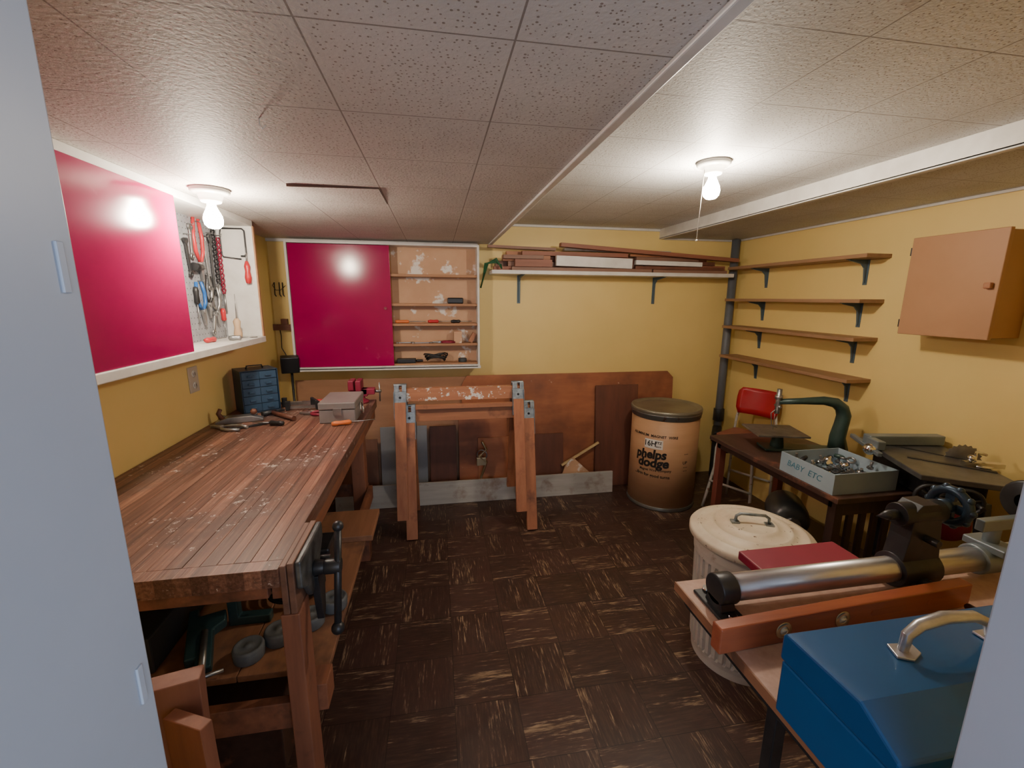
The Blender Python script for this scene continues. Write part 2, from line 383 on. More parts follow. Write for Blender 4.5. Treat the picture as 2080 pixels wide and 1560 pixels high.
b=B();b.box(-1.08,.30,BY-.02,BY,ZL-.018,ZL);b.obj('trim_5',m_white,kind=st)
for z in (1.475,1.20):
    B().box(-.2052,-.2035,.286,.291,z-.014,z+.014).obj('trim_6' if z>1.4 else 'trim_7',m_jamb,kind=st,bevel=.0005)

# ------------------------------------------------------------------ back wall cabinet
bc=thing('wall_cabinet','white framed wall cabinet with magenta sliding door and open shelves','cabinet',(-.32,3.12,.975))
b=B();b.box(-.94,-.925,3.06,3.19,.975,1.81);b.box(.285,.30,3.06,3.19,.975,1.81);b.box(-.925,.285,3.06,3.19,1.795,1.81);b.box(-.925,.285,3.05,3.19,.975,.993)
b.box(-.945,.305,3.05,3.062,.965,.985);b.obj('frame',m_white,bc,bevel=.002)
B().box(-.925,.285,3.18,3.189,.993,1.795).obj('back_panel',m_tan,bc)
B().box(-.922,-.295,3.063,3.078,.994,1.792).obj('sliding_door',m_red,bc,bevel=.002,label='glossy magenta sliding door')
b=B();b.lathe([(0,-.002),(.008,-.002),(.011,0),(.011,.003),(.007,.001),(0,.001)],(-.335,3.0605,1.385),16,axis=(0,-1,0));b.obj('finger_pull',m_maroon,bc)
for z in (1.595,1.40,1.265,1.125,.993):
    B().box(-.922 if z<1 else -.30,.285,3.082,3.18,z,z+.017 if z>1 else z+.01).obj('shelf',m_shelfw,bc,bevel=.0015)
B().box(-.312,-.297,3.08,3.18,1.005,1.795).obj('divider',m_shelfw,bc)

# ------------------------------------------------------------------ left wall cabinet
lc=thing('wall_cabinet','white wall cabinet with magenta sliding door and pegboard interior','cabinet',(-.98,1.6,1.225))
b=B();b.box(-1.08,-.885,.6,2.47,1.225,1.255);b.box(-1.08,-.895,.6,2.47,1.80,1.83);b.box(-1.08,-.895,.6,.62,1.255,1.80);b.box(-1.08,-.89,2.45,2.47,1.255,1.80)
b.obj('frame',m_white,lc,bevel=.003)
B().box(-.893,-.886,2.448,2.462,1.256,1.80).obj('edge_strip',m_shelfw,lc)
B().box(-1.078,-1.055,.62,2.45,1.255,1.80).obj('pegboard',m_peg,lc)
B().box(-.908,-.893,.63,1.79,1.255,1.803).obj('sliding_door',m_red,lc,bevel=.002,label='glossy magenta sliding door')

# ------------------------------------------------------------------ hand tools
PL=Matrix(((0,0,1,0),(1,0,0,0),(0,1,0,0),(0,0,0,1)))
def onpeg(y,z,rot=0,x=-1.045): return Matrix.Translation(V((x,y,z)))@PL@Matrix.Rotation(rot,4,'Z')
def flat(x,y,z,rot=0): return Matrix.Translation(V((x,y,z)))@Matrix.Rotation(rot,4,'Z')
def tl(T): return T.translation.copy()
def pliers(T,hm,L,label,cat='pliers',name='pliers',open_=.5):
    t=thing(name,label,cat,tl(T))
    b=B(T)
    for s in (-1,1): b.prism([(0,-.012),(s*.014,-.008),(s*.015,.01),(s*.004,L*.32),(0,L*.32)],-.005,.005,'xy')
    b.cyl((0,0,-.008),(0,0,.008),.010);b.obj('jaws',m_steel,t,bevel=.001)
    for s in (-1,1):
        B(T).sweep([(s*.006,-.008,0),(s*.02*(1+open_),-L*.18,0),(s*.024*(1+open_),-L*.4,0),(s*.014*(1+open_),-L*.66,0)],[.006,.008,.008,.007],8).obj('handle',hm,t)
    return t
def wrench(T,L,label,name='wrench',mat=None):
    t=thing(name,label,'wrench',tl(T));mat=mat or m_steel
    B(T).prism([(-.007,-L*.4),(.007,-L*.4),(.009,L*.38),(-.009,L*.38)],-.003,.003,'xy').obj('shank',mat,t,bevel=.001)
    B(T).prism([(-.008,L*.36),(.008,L*.36),(.018,L*.42),(.018,L*.5),(.008,L*.52),(.007,L*.45),(-.005,L*.45),(-.007,L*.52),(-.018,L*.5),(-.016,L*.42)],-.004,.004,'xy').obj('open_jaw',mat,t,bevel=.001)
    B(T).ring((0,-L*.43,0),.011,.0045,(0,0,1),16,6).obj('ring_end',mat,t)
    return t
def screwdriver(T,hm,L,label,name='screwdriver',cat='screwdriver'):
    t=thing(name,label,cat,tl(T))
    B(T).lathe([(0,0),(.009,.003),(.012,.02),(.010,.04),(.012,L*.4),(.006,L*.45),(0,L*.45)],(0,0,0),14,axis=(0,1,0)).obj('handle',hm,t)
    B(T).cyl((0,L*.44,0),(0,L,0),.003,.0022,8).obj('shaft',m_steel,t);return t
def auger(T,L,label,mat):
    t=thing('auger_bit',label,'drill bit',tl(T))
    b=B(T)
    for k in (0,pi): b.sweep([(math.cos(k+i*.7)*.007,L*(.5-i/50*.75),math.sin(k+i*.7)*.007) for i in range(51)],.004,6)
    b.obj('spiral',mat,t);B(T).cyl((0,-L*.25,0),(0,-L*.5,0),.005,.006,8).obj('shank',m_steel,t);return t
pliers(onpeg(2.245,1.60,pi),m_rh,.30,'red handled snips hanging on the pegboard')
pliers(onpeg(2.215,1.39,pi+.1),m_bh,.20,'blue handled pliers hanging on the pegboard')
pliers(onpeg(2.275,1.42,pi-.1),m_blk,.20,'black handled pliers hanging on the pegboard')
pliers(onpeg(2.34,1.38,pi),m_steel,.19,'bare steel pliers hanging on the pegboard')
wrench(onpeg(2.30,1.60,.05),.24,'steel open-end wrench hanging on the pegboard')
wrench(onpeg(2.185,1.69,-.08),.14,'short steel wrench hanging on the pegboard')
wrench(onpeg(2.345,1.60,-.04),.28,'long dark steel wrench hanging on the pegboard',mat=m_iron)
auger(onpeg(2.435,1.56,0),.36,'dark red auger bit hanging on the pegboard',m_maroon)
auger(onpeg(2.39,1.60,0),.34,'black auger bit hanging on the pegboard',m_iron)
screwdriver(onpeg(2.17,1.50,pi),m_blk,.17,'black handled screwdriver hanging on the pegboard')
screwdriver(onpeg(2.40,1.40,pi),m_rh,.14,'red handled screwdriver hanging on the pegboard')
wrench(onpeg(2.30,1.33,-.3),.10,'tiny steel wrench hanging low on pegboard')
wrench(onpeg(2.145,1.62,.1),.16,'dark steel wrench hanging beside black hand tool',mat=m_iron)
t=thing('hand_drill','black hand tool with round grip hanging on pegboard','hand tool',(-1.04,2.2,1.56))
B().cyl((-1.035,2.16,1.585),(-1.035,2.22,1.585),.018,.014,14).obj('body',m_blk,t);B().cyl((-1.035,2.22,1.585),(-1.035,2.25,1.585),.007,.007,10).obj('chuck',m_steel,t)
for i,(y,z) in enumerate([(2.245,1.785),(2.215,1.525),(2.275,1.56),(2.34,1.51),(2.30,1.73),(2.185,1.765),(2.345,1.75),(2.435,1.75),(2.39,1.775),(2.15,1.72),(2.30,1.385)]):
    b=B();b.sweep([(-1.056,y,z),(-1.035,y,z),(-1.028,y,z-.004),(-1.026,y,z+.008)],.0018,6);b.obj('peg_hook',m_steel,label='small bent steel hook in the pegboard',cat='hook',group='hooks on the pegboard')
t=thing('coping_saw','coping saw with thin dark frame and red handle','saw',(-.96,2.43,1.52))
B().sweep([(-1.03,2.438,1.785),(-.935,2.438,1.785),(-.925,2.438,1.775),(-.925,2.438,1.665),(-.932,2.438,1.655),(-.95,2.438,1.655)],.0038,8).obj('frame',m_iron,t)
B().sweep([(-1.03,2.438,1.785),(-1.035,2.438,1.76),(-1.035,2.438,1.66),(-1.03,2.438,1.65),(-.95,2.438,1.64)],.0032,8).obj('frame_arm',m_iron,t)
B().lathe([(0,0),(.012,.004),(.016,.03),(.011,.06),(.014,.085),(.007,.11),(0,.11)],(-.925,2.432,1.52),14).obj('handle',m_rh,t)
B().cyl((-.925,2.432,1.63),(-.925,2.436,1.67),.004,.003,8).obj('ferrule',m_steel,t)
t=thing('awl','awl with pale wooden handle standing on cabinet ledge','awl',(-.99,2.38,1.255))
B().lathe([(0,0),(.017,0),(.019,.02),(.013,.05),(.017,.08),(.008,.095),(0,.095)],(-.98,2.38,1.2555),16).obj('handle',m_wh,t)
B().cyl((-.98,2.38,1.348),(-.975,2.375,1.47),.003,.001,8).obj('spike',m_steel,t)
screwdriver(flat(-1.0,2.10,1.267,-.1),m_rh,.16,'red handled screwdriver lying on the cabinet ledge')
screwdriver(flat(-.96,2.22,1.267,-1.2),m_steel,.12,'small steel punch lying on the cabinet ledge','punch','punch')

# contents of back cabinet
b=B();b.box(.08,.19,3.09,3.17,1.417,1.458);b.obj('small_box',m_blk,label='small black plastic box on the shelf',cat='box',bevel=.008)
screwdriver(RT((-.28,3.11,1.294),0,0,-pi/2),m_orange,.21,'orange handled screwdriver lying on the shelf')
screwdriver(RT((-.06,3.13,1.294),0,0,-pi/2-.05),m_rh,.17,'red handled screwdriver lying on the shelf')
screwdriver(RT((.10,3.12,1.294),0,0,-pi/2+.06),m_blk,.15,'black handled screwdriver lying on the shelf')
B().box(.12,.175,3.10,3.15,1.142,1.225).obj('small_carton',m_tan,label='small tan cardboard carton on the shelf',cat='box',bevel=.001)
b=B(RT((.215,3.12,1.142),0,.5,0));b.box(.0,.03,-.02,.02,.015,.085);b.obj('wood_block',m_lum,label='small wood block leaning on the shelf',cat='wood block',bevel=.001)
wrench(RT((-.10,3.11,1.146),0,0,pi/2),.14,'steel wrench lying on the shelf')
wrench(RT((-.22,3.13,1.146),0,0,pi/2+.1),.12,'short steel wrench lying on the shelf')
pliers(RT((.02,3.12,1.149),0,0,pi/2),m_maroon,.16,'dark red handled pliers lying on the shelf')
b=B()
for k in range(4):
    b.sweep([(-.01+math.cos(a*.5+k)*(.06+.008*k),3.12+math.sin(a*.5+k)*.03,1.014+.03*abs(math.sin(a*.5+k*1.3))+.008*k) for a in range(13)],.005,6)
b.obj('power_cord',m_blk,label='tangled black power cord on cabinet bottom',cat='cord')
b=B();b.box(-.28,-.15,3.09,3.15,1.004,1.034);b.cyl((-.15,3.12,1.018),(-.10,3.12,1.018),.009);b.obj('electric_tool',m_blk,label='black slim electric hand tool on cabinet bottom',cat='hand tool',bevel=.005)
b=B();b.cyl((.18,3.13,1.004),(.18,3.13,1.03),.03,.03);b.obj('tin',m_rubber,label='low dark round tin on cabinet bottom',cat='tin',bevel=.002)

# small rack + lamp near the corner
b=B();b.box(-1.079,-.965,3.15,3.19,1.235,1.25);b.box(-1.079,-.965,3.15,3.156,1.25,1.275);b.box(-1.03,-.99,3.157,3.187,1.251,1.31);b.obj('tray_shelf',m_plyd,label='small dark wooden tray shelf on the wall',cat='shelf',bevel=.001)
b=B();b.sweep([(-1.06,3.191,1.55),(-1.06,3.16,1.53),(-1.04,3.15,1.50),(-1.01,3.15,1.50),(-.99,3.191,1.53)],.002,6)
for x in (-1.05,-1.02,-1.0): b.sweep([(x,3.165,1.55),(x,3.16,1.47),(x+.01,3.15,1.46)],.0035,6)
b.obj('wire_rack',m_iron,label='small dark wire rack hung on the wall',cat='rack')
t=thing('work_lamp','small black box work lamp with cord behind bench','lamp',(-.97,3.0,0))
B(RT((-.96,3.04,1.02),.2,0,.3)).box(-.055,.055,-.03,.03,-.055,.055).obj('housing',m_blk,t,bevel=.006)
B().sweep([(-.98,3.06,1.07),(-1.02,3.10,1.12),(-1.03,3.14,1.2),(-1.04,3.16,1.234)],.003,6).obj('cord',m_blk,t)
B().cyl((-.96,3.06,0),(-.96,3.06,.97),.008).obj('stand',m_blk,t)

# outlet
t=thing('wall_outlet','beige double wall outlet above the bench','outlet',(LX,2.12,1.035))
B().box(LX,LX+.006,2.08,2.155,1.035,1.15).obj('cover_plate',m_beige,t,bevel=.002)
for z in (1.066,1.118):
    b=B();b.lathe([(0,0),(.016,0),(.016,.0025),(0,.0025)],(LX+.006,2.1175,z),16,axis=(1,0,0));b.mi=1
    b.box(LX+.0085,LX+.009,2.109,2.112,z-.006,z+.006);b.box(LX+.0085,LX+.009,2.122,2.125,z-.006,z+.006);b.obj('socket',[m_porc,m_blk],t)

# ------------------------------------------------------------------ bench
bt=thing('workbench','long worn red-brown slatted wooden workbench with lower shelf','workbench',(-.72,1.78,0))
b=B();w=.0355;x=-1.075
while x<-.37:
    x1=min(x+w,-.365);b.box(x+.0002,x1-.0002,.985,2.62,.815,.86+random.uniform(-.0007,.0004));x+=w
b.box(-1.075,-.365,.945,.984,.815,.8605)
b.obj('worktop',m_bench,bt,bevel=.0008,seg=1)
b=B();b.box(-.40,-.375,.99,2.60,.755,.8145);b.box(-1.07,-.40,.97,.988,.772,.8145);b.box(-1.07,-.40,2.57,2.60,.735,.8145);b.obj('apron',m_apron,bt,bevel=.002)
for x0,x1,y0,y1 in ((-.47,-.402,2.30,2.38),(-1.07,-1.0,2.30,2.38),(-1.07,-1.0,1.0,1.07)):
    B().box(x0,x1,y0,y1,0,.8145).obj('leg',m_benchleg,bt,bevel=.003)
B().box(-.374,-.332,.955,1.03,0,.735).obj('leg',m_benchleg,bt,bevel=.003)
b=B();b.box(-.398,-.375,1.03,2.36,.355,.43);b.box(-1.07,-.375,.975,1.0,.40,.475);b.box(-1.07,-.40,2.38,2.40,.36,.43);b.box(-1.06,-1.03,1.075,2.29,.355,.43);b.obj('rail',m_apron,bt,bevel=.002)
b=B();b.box(-.374,-.31,1.032,1.10,.38,.46);b.obj('block',m_apron,bt,bevel=.002)
b=B()
for i,(x0,x1) in enumerate(((-1.03,-.80),(-.797,-.56),(-.557,-.32))): b.box(x0,x1,1.105,1.80+.02*i,.4305,.45)
b.obj('lower_shelf',m_lumy,bt,bevel=.002)
b=B();b.box(-.70,-.29,1.74,1.98,.4505,.475);b.obj('loose_board',m_lumy,label='loose wood board lying on the bench shelf',cat='board',bevel=.002)
# wood vise
vt=thing('woodworking_vise','woodworking vise with wood-faced iron jaws on bench corner','vise',(-.33,1.06,.60))
m_oldwood=WOOD('grimy_jaw_wood',(.20,.10,.065),(.10,.05,.035),'y',spot=[((.4,.3,.25),14,.66,.72)])
B().box(-.3645,-.350,.95,1.15,.74,.863).obj('inner_wood_jaw',m_oldwood,vt,bevel=.002)
B().box(-.3485,-.334,.95,1.15,.74,.868).obj('outer_wood_jaw',m_oldwood,vt,bevel=.002)
m_jawiron=M('grimy_vise_iron',(.16,.175,.18),.45,.6,c2=(.055,.06,.065),scale=22)
B().prism([(.955,.867),(1.145,.867),(1.145,.825),(1.11,.79),(1.09,.735),(1.02,.735),(.99,.78),(.955,.80)],-.333,-.319,'yz').obj('iron_jaw',m_jawiron,vt,bevel=.004)
b=B();b.cyl((-.319,1.05,.79),(-.29,1.05,.79),.020,.016);b.cyl((-.295,1.05,.79),(-.255,1.05,.79),.019,.019)
for y in (1.08,1.13): b.cyl((-.35,y,.765),(-.30,y,.765),.009)
b.prism([(1.04,.77),(1.09,.77),(1.10,.72),(1.085,.64),(1.065,.63),(1.055,.68)],-.328,-.310,'yz')
b.obj('screw_hub',m_iron,vt,bevel=.002)
b=B();b.cyl((-.262,1.075,.885),(-.262,1.0,.65),.009);b.ball((-.262,1.075,.885),.014);b.ball((-.262,1.0,.65),.016);b.obj('handle_bar',m_iron,vt)
# weights
pk=thing('round_weight','grey cast round weight on the bench shelf','weight',(-.55,1.17,.45),'weights on the bench shelf')
B().lathe([(0,0),(.036,0),(.040,.005),(.041,.034),(.038,.040),(.034,.041),(.031,.038),(.010,.038),(.008,.041),(0,.041)],(-.55,1.17,.4505),28).obj('body',m_puck,pk)
for x,y in ((-.487,1.225),(-.412,1.275),(-.357,1.345)): clone(pk,(x+.55,y-1.17,0))
# teal clamps
t=thing('screw_clamp','teal iron screw clamp lying on bench shelf','clamp',(-.68,1.20,.45))
b=B(RT((-.68,1.21,.475),.25,0,.35));b.prism([(-.02,-.09),(.02,-.09),(.02,.03),(.05,.05),(.05,.09),(-.02,.09),(-.02,.12),(-.045,.12),(-.045,-.05),(-.02,-.05)],-.012,.02,'xy');b.obj('frame',m_teal,t,bevel=.004)
b=B(RT((-.68,1.21,.50),.25,0,.35));b.cyl((0,-.13,0),(0,.02,0),.009);b.cyl((-.05,-.125,0),(.05,-.125,0),.005);b.obj('screw',m_steel,t)
t=thing('screw_clamp','teal iron screw clamp standing on bench shelf','clamp',(-.60,1.30,.45))
b=B(RT((-.60,1.32,.4505)));b.prism([(-.06,0),(.06,0),(.06,.03),(-.03,.03),(-.03,.15),(.06,.15),(.06,.18),(-.06,.18)],-.015,.015,'xz');b.obj('frame',m_teal,t,bevel=.004)
b=B();b.cyl((-.55,1.32,.53),(-.55,1.32,.70),.007);b.cyl((-.585,1.32,.69),(-.515,1.32,.69),.004);b.obj('screw',m_steel,t)
b=B()
for k in range(6): b.ring((-.51+.005*k,1.445,.462+.012*k),.078+.006*(k%2),.006,(0.12*k,.1,1),26,6)
b.obj('cable_coil',m_blk,label='coil of black cable on the bench shelf',cat='cable')
b=B();b.box(-.95,-.78,1.15,1.45,.4505,.56);b.obj('storage_box',m_rubber,label='dark grey box stored on the bench shelf',cat='box',bevel=.006)
b=B();b.box(-.78,-.42,1.57,1.70,.4505,.53);b.obj('tool_case',m_iron,label='flat black tool case on the bench shelf',cat='case',bevel=.008)
b=B();b.box(-.9,-.5,1.2,1.6,0,.24);b.obj('crate',m_dkwood,label='dark wooden crate on floor under the bench',cat='crate',bevel=.005)
# planks leaning at the near end
b=B(RT((-.55,.78,0),-.02,.02,.25));b.box(-.03,.07,-.02,.02,0,.74);b.obj('plank',WOOD('red_plank',(.28,.125,.08),(.21,.085,.055),'z'),label='reddish upright plank leaning against the workbench',cat='plank',bevel=.002)
b=B(RT((-.45,.74,0),0,-.03,-.45));b.box(-.045,.045,-.012,.012,0,.70);b.obj('plank',m_benchleg,label='short reddish plank standing in front of workbench',cat='plank',bevel=.002)
b=B(RT((-.62,.88,0),0,.0,.0));b.box(-.12,.06,-.02,.02,0,.06);b.obj('wood_offcut',m_benchleg,label='dark red wood offcut on the floor',cat='wood block',bevel=.002)

# bench-top items
pc=thing('parts_drawer_cabinet','navy blue metal small-parts cabinet with drawers','cabinet',(-.95,2.47,.86))
T=RT((-.955,2.46,.861),0,0,.62)
b=B(T);b.box(-.088,.088,-.066,.07,0,.225);b.box(-.088,.088,-.078,-.066,0,.006);b.box(-.088,.088,-.078,-.066,.221,.225);b.box(-.088,-.083,-.078,-.066,.006,.221);b.box(.083,.088,-.078,-.066,.006,.221);b.obj('body',m_dblue,pc,bevel=.001)
m_drw=M('drawer_front',(.035,.075,.14),.35)
for i in range(5):
    for j in range(2):
        b=B(T);b.box(-.081+j*.0815,-.001+j*.0815,-.074,-.0665,.008+i*.0425,.047+i*.0425);b.box(-.055+j*.0815,-.027+j*.0815,-.082,-.074,.022+i*.0425,.03+i*.0425);b.obj('drawer',m_drw,pc,bevel=.0008)
b=B(T);b.sweep([(-.04,0,.225),(-.035,0,.24),(.035,0,.24),(.04,0,.225)],.004,8);b.obj('handle',m_iron,pc)
tb=thing('toolbox','grey metal hip-lid toolbox on the bench top','toolbox',(-.48,2.25,.86))
B().box(-.565,-.40,2.13,2.38,.861,.925).obj('body',m_grey,tb,bevel=.003)
B().box(-.568,-.397,2.127,2.383,.927,.962).obj('lid',m_grey,tb,bevel=.005)
b=B();b.box(-.50,-.46,2.122,2.127,.90,.935);b.obj('latch',m_steel,tb,bevel=.001)
B().ring((-.388,2.25,.905),.03,.004,(1,0,.15)).obj('ring_handle',m_chrome,tb)
t=thing('bench_vise','dark red cast iron bench vise at bench end','vise',(-.44,2.55,.86))
b=B();b.lathe([(0,0),(.055,0),(.055,.012),(.035,.02),(.03,.045),(0,.045)],(-.45,2.55,.861),24);b.box(-.50,-.40,2.525,2.575,.90,.945);b.box(-.50,-.47,2.50,2.60,.94,.995);b.obj('base',m_maroon,t,bevel=.004)
b=B();b.box(-.46,-.43,2.50,2.60,.935,.995);b.box(-.44,-.36,2.525,2.575,.91,.945);b.obj('moving_jaw',m_maroon,t,bevel=.004)
b=B();b.cyl((-.37,2.55,.925),(-.325,2.55,.925),.008);b.cyl((-.335,2.55,.865),(-.335,2.55,.975),.004);b.obj('screw_handle',m_steel,t)
for (x,y,r,lb) in ((-.655,2.42,.04,'long bar clamp with orange handle on the bench'),(-.70,2.50,-.03,'steel bar clamp with orange wooden grip')):
    t=thing('bar_clamp',lb,'clamp',(x,y,.86));T=RT((x,y,.862),0,0,r)
    B(T).box(-.15,.18,-.003,.003,.008,.024).obj('bar',m_steel,t)
    B(T).prism([(-.15,.0),(-.13,.0),(-.125,.02),(-.125,.05),(-.15,.05)],-.008,.008,'xz').obj('fixed_jaw',m_iron,t,bevel=.002)
    B(T).prism([(.0,.0),(.03,.0),(.035,.03),(.01,.05),(.0,.05)],-.008,.008,'xz').obj('sliding_jaw',m_iron,t,bevel=.002)
    B(T).lathe([(0,0),(.011,.005),(.013,.04),(.010,.09),(0,.095)],(.04,0,.018),14,axis=(1,0,0)).obj('grip',m_orange,t)
screwdriver(RT((-.50,2.075,.873),0,0,-1.3),m_orange,.20,'orange handled screwdriver lying beside grey toolbox')
T=RT((-.95,2.22,.861),0,0,.3)
t=thing('hand_plane','old steel hand plane on the bench top','hand plane',(-.95,2.22,.86))
B(T).prism([(-.10,0),(.10,0),(.10,.012),(.05,.03),(-.05,.03),(-.10,.012)],-.022,.022,'xz').obj('sole',m_steel,t,bevel=.003)
b=B(T);b.sweep([(-.07,0,.02),(-.085,0,.05),(-.075,0,.07)],[.012,.010,.009],10);b.obj('handle',m_plyd,t)
b=B(T);b.ball((.06,0,.045),.015);b.obj('knob',m_plyd,t)
pliers(flat(-.99,2.12,.868,1.2),m_steel,.18,'steel pliers lying on the bench top')
wrench(flat(-.60,2.57,.866,1.6),.16,'steel wrench lying on the bench top')
wrench(flat(-.84,2.59,.866,1.6),.18,'steel wrench lying at bench end')
wrench(flat(-1.0,2.33,.866,1.9),.16,'rusty steel wrench lying near wall')
pliers(flat(-.66,2.32,.868,1.4),m_maroon,.16,'dark red handled pliers on the bench top')
pliers(flat(-.72,2.575,.868,1.5),m_rh,.15,'red handled pliers on the bench top')
wrench(flat(-.86,2.13,.866,2.2),.18,'black iron wrench lying on the bench',mat=m_iron)
screwdriver(flat(-.72,2.12,.873,1.3),m_blk,.16,'black handled screwdriver lying on the bench')
t=thing('hammer','claw hammer with dark wooden handle on bench','hammer',(-.78,2.26,.86))
B().cyl((-.84,2.33,.874),(-.70,2.20,.874),.010,.012,12).obj('handle',m_plyd,t)
b=B(RT((-.845,2.335,.876),0,0,-.75));b.cyl((0,-.05,0),(0,.02,0),.013,.011,14);b.prism([(-.011,.02),(.011,.02),(.013,.06),(-.013,.06)],-.006,.004,'xy');b.obj('head',m_iron,t)

# ------------------------------------------------------------------ sawhorses
def sawhorse(label,railmat,ox,oy,oz,L=.83):
    t=thing('sawhorse',label,'sawhorse',(ox,oy,oz),'stacked sawhorses')
    B(RT((ox,oy,oz))).box(-L/2,L/2,-.02,.02,.70,.78).obj('rail',railmat,t,bevel=.002)
    for sx in (-1,1):
        x=sx*(L/2-.04)
        for sy in (-1,1):
            B(RT((ox,oy,oz))).beam((x,sy*.193,0.004),(x,sy*.040,.70),.066,.028).obj('leg',m_lumz,t,bevel=.002)
        b=B(RT((ox,oy,oz)))
        for sy in (-1,1):
            b.beam((x,sy*.0655,.60),(x,sy*.0275,.765),.076,.004);
            for xx in (-.036,.036): b.beam((x+xx,sy*.052,.60),(x+xx,sy*.03,.76),.004,.034)
            b.beam((x-.02,sy*.030,.765),(x-.02,sy*.022,.805),.03,.005);b.beam((x+.025,sy*.030,.765),(x+.025,sy*.022,.805),.026,.005)
        b.mi=1
        for sy in (-1,1):
            for dz in (.63,.68,.73): b.cyl((x,sy*(.0675-.23*(dz-.60)),dz),(x,sy*(.0705-.23*(dz-.60)),dz),.008,.008,10)
        b.mi=0
        b.cyl((x-.038,0,.80),(x+.038,0,.80),.010,.010,12)
        b.obj('bracket',[m_galv,m_iron],t,bevel=.001)
    return t
sawhorse('fir sawhorse with galvanised brackets standing on floor',m_lum,.195,2.68,0)
sawhorse('paint-spattered sawhorse stacked on top of another sawhorse',m_lumpaint,.135,2.68,.130,.81)
B().box(-.14,.47,2.63,2.655,.784,.810).obj('wood_strip',m_lum,label='short fir strip resting between stacked sawhorses',cat='wood strip',bevel=.001)

# ------------------------------------------------------------------ panels against the back wall
def lean(name,mat,x0,x1,h,yb,lb,cut=0,t=.012,cat='plywood',yt=None):
    yt=BY-.004 if yt is None else yt
    ang=math.atan2(yt-yb-t,h)
    b=B(RT((0,yb,0),-ang,0,0));
    hh=h/math.cos(ang)
    if cut: b.prism([(x0,0),(x1,0),(x1,hh-cut),(x1-cut,hh),(x0+cut*.8,hh),(x0,hh-cut*1.4)],0,t,'xz')
    else: b.box(x0,x1,0,t,0,hh)
    return b.obj(name,mat,label=lb,cat=cat,bevel=.0015)
lean('plywood_sheet',m_ply2,-.98,.40,.885,3.125,'pale brown plywood sheet leaning on the wall')
lean('plywood_sheet',m_ply,.17,1.86,.895,3.09,'large red-brown plywood sheet leaning on the wall',cut=.05,yt=3.165)
lean('dark_board',m_plyd,1.20,1.55,.80,3.045,'dark brown plywood board leaning on larger sheet',yt=3.13)
lean('pale_panel',m_lpanel,-.42,-.09,.54,3.06,'pale grey panel leaning among plywood',yt=3.12,cat='panel')
lean('dark_board',m_plyd,-.07,.12,.54,3.03,'dark narrow board leaning among plywood',yt=3.09,cat='board')
lean('plywood_offcut',m_ply,.14,.50,.60,3.045,'red-brown plywood offcut leaning near sawhorse',yt=3.105)
lean('plywood_offcut',WOOD('orange_ply',(.44,.17,.075),(.30,.105,.045),'x',g=4),.28,.66,.44,3.012,'orange-brown plywood offcut leaning in stack',yt=3.075)
lean('dark_board',m_plyd,.70,.94,.44,3.03,'small dark square board leaning on plywood',yt=3.10,cat='board')
lean('dark_board',WOOD('mid_brown_board',(.26,.12,.07),(.17,.075,.045),'z',g=7),-.72,-.44,.46,3.05,'mid-brown board leaning behind the workbench',yt=3.10,cat='board')
b=B(RT((1.0,2.985,0),-.12,0,0));b.prism([(-.14,0),(.14,0),(.14,.14),(.0,.27),(-.06,.20)],0,.01,'xz');b.obj('plywood_offcut',m_tan,label='tan corner-cut cardboard piece behind grey board',cat='cardboard')
b=B();b.beam((.92,3.035,.2),(1.22,3.06,.36),.016,.016);b.obj('yellow_stick',M('yellow_pine',(.72,.52,.26),.5),label='thin yellow pine stick leaning behind board',cat='stick')
B(RT((0,2.93,0),-.08,0,0)).box(-.72,1.30,0,.018,0,.165).obj('long_board',m_greyb,label='long grey painted board standing on edge',cat='board',bevel=.002)
t=thing('metal_clamp','dull metal clamp resting on board against plywood','clamp',(.30,2.98,.168))
b=B(RT((.30,2.965,.166)));b.sweep([(0,0,.28),(.03,0,.22),(-.02,0,.17),(.03,0,.12),(-.01,0,.0)],[.010,.013,.015,.013,.010],8);b.box(-.04,.03,-.012,.012,.10,.16);b.obj('body',m_brass,t,bevel=.003)
B(RT((.30,2.965,.166))).ring((0,0,.18),.035,.005,(.3,1,0)).obj('ring',m_steel,t)

# ------------------------------------------------------------------ white shelf + lumber
def bracket(parent,T,arm,leg):
    b=B(T);b.box(-.012,.012,0,.003,-leg,0);b.box(-.012,.012,0,arm,-.003,0)
    b.prism([(.003,-leg+.01),(.003,-.003),(arm-.005,-.003),(arm-.01,-.008),(.045,-.022),(.022,-.045),(.010,-leg+.012)],-.004,.004,'yz')
    return b.obj('bracket',m_bracket,parent)
ws=thing('wall_shelf','long white wall shelf on blue-grey brackets holding lumber','shelf',(1.28,3.1,1.62))
B().box(.38,2.20,3.0,3.19,1.620,1.646).obj('board',m_white,ws,bevel=.002)
for x in (.60,1.66): bracket(ws,RT((x,3.19,1.620),0,0,pi),.17,.20)
wc=[WOOD('lumber_red',(.30,.115,.07),(.19,.07,.042),'x'),WOOD('lumber_brown',(.26,.14,.095),(.17,.085,.058),'x'),m_lum,m_greyb,m_plyd]
wnm=['reddish','brown','orange fir','grey painted','dark']
z0=1.6465
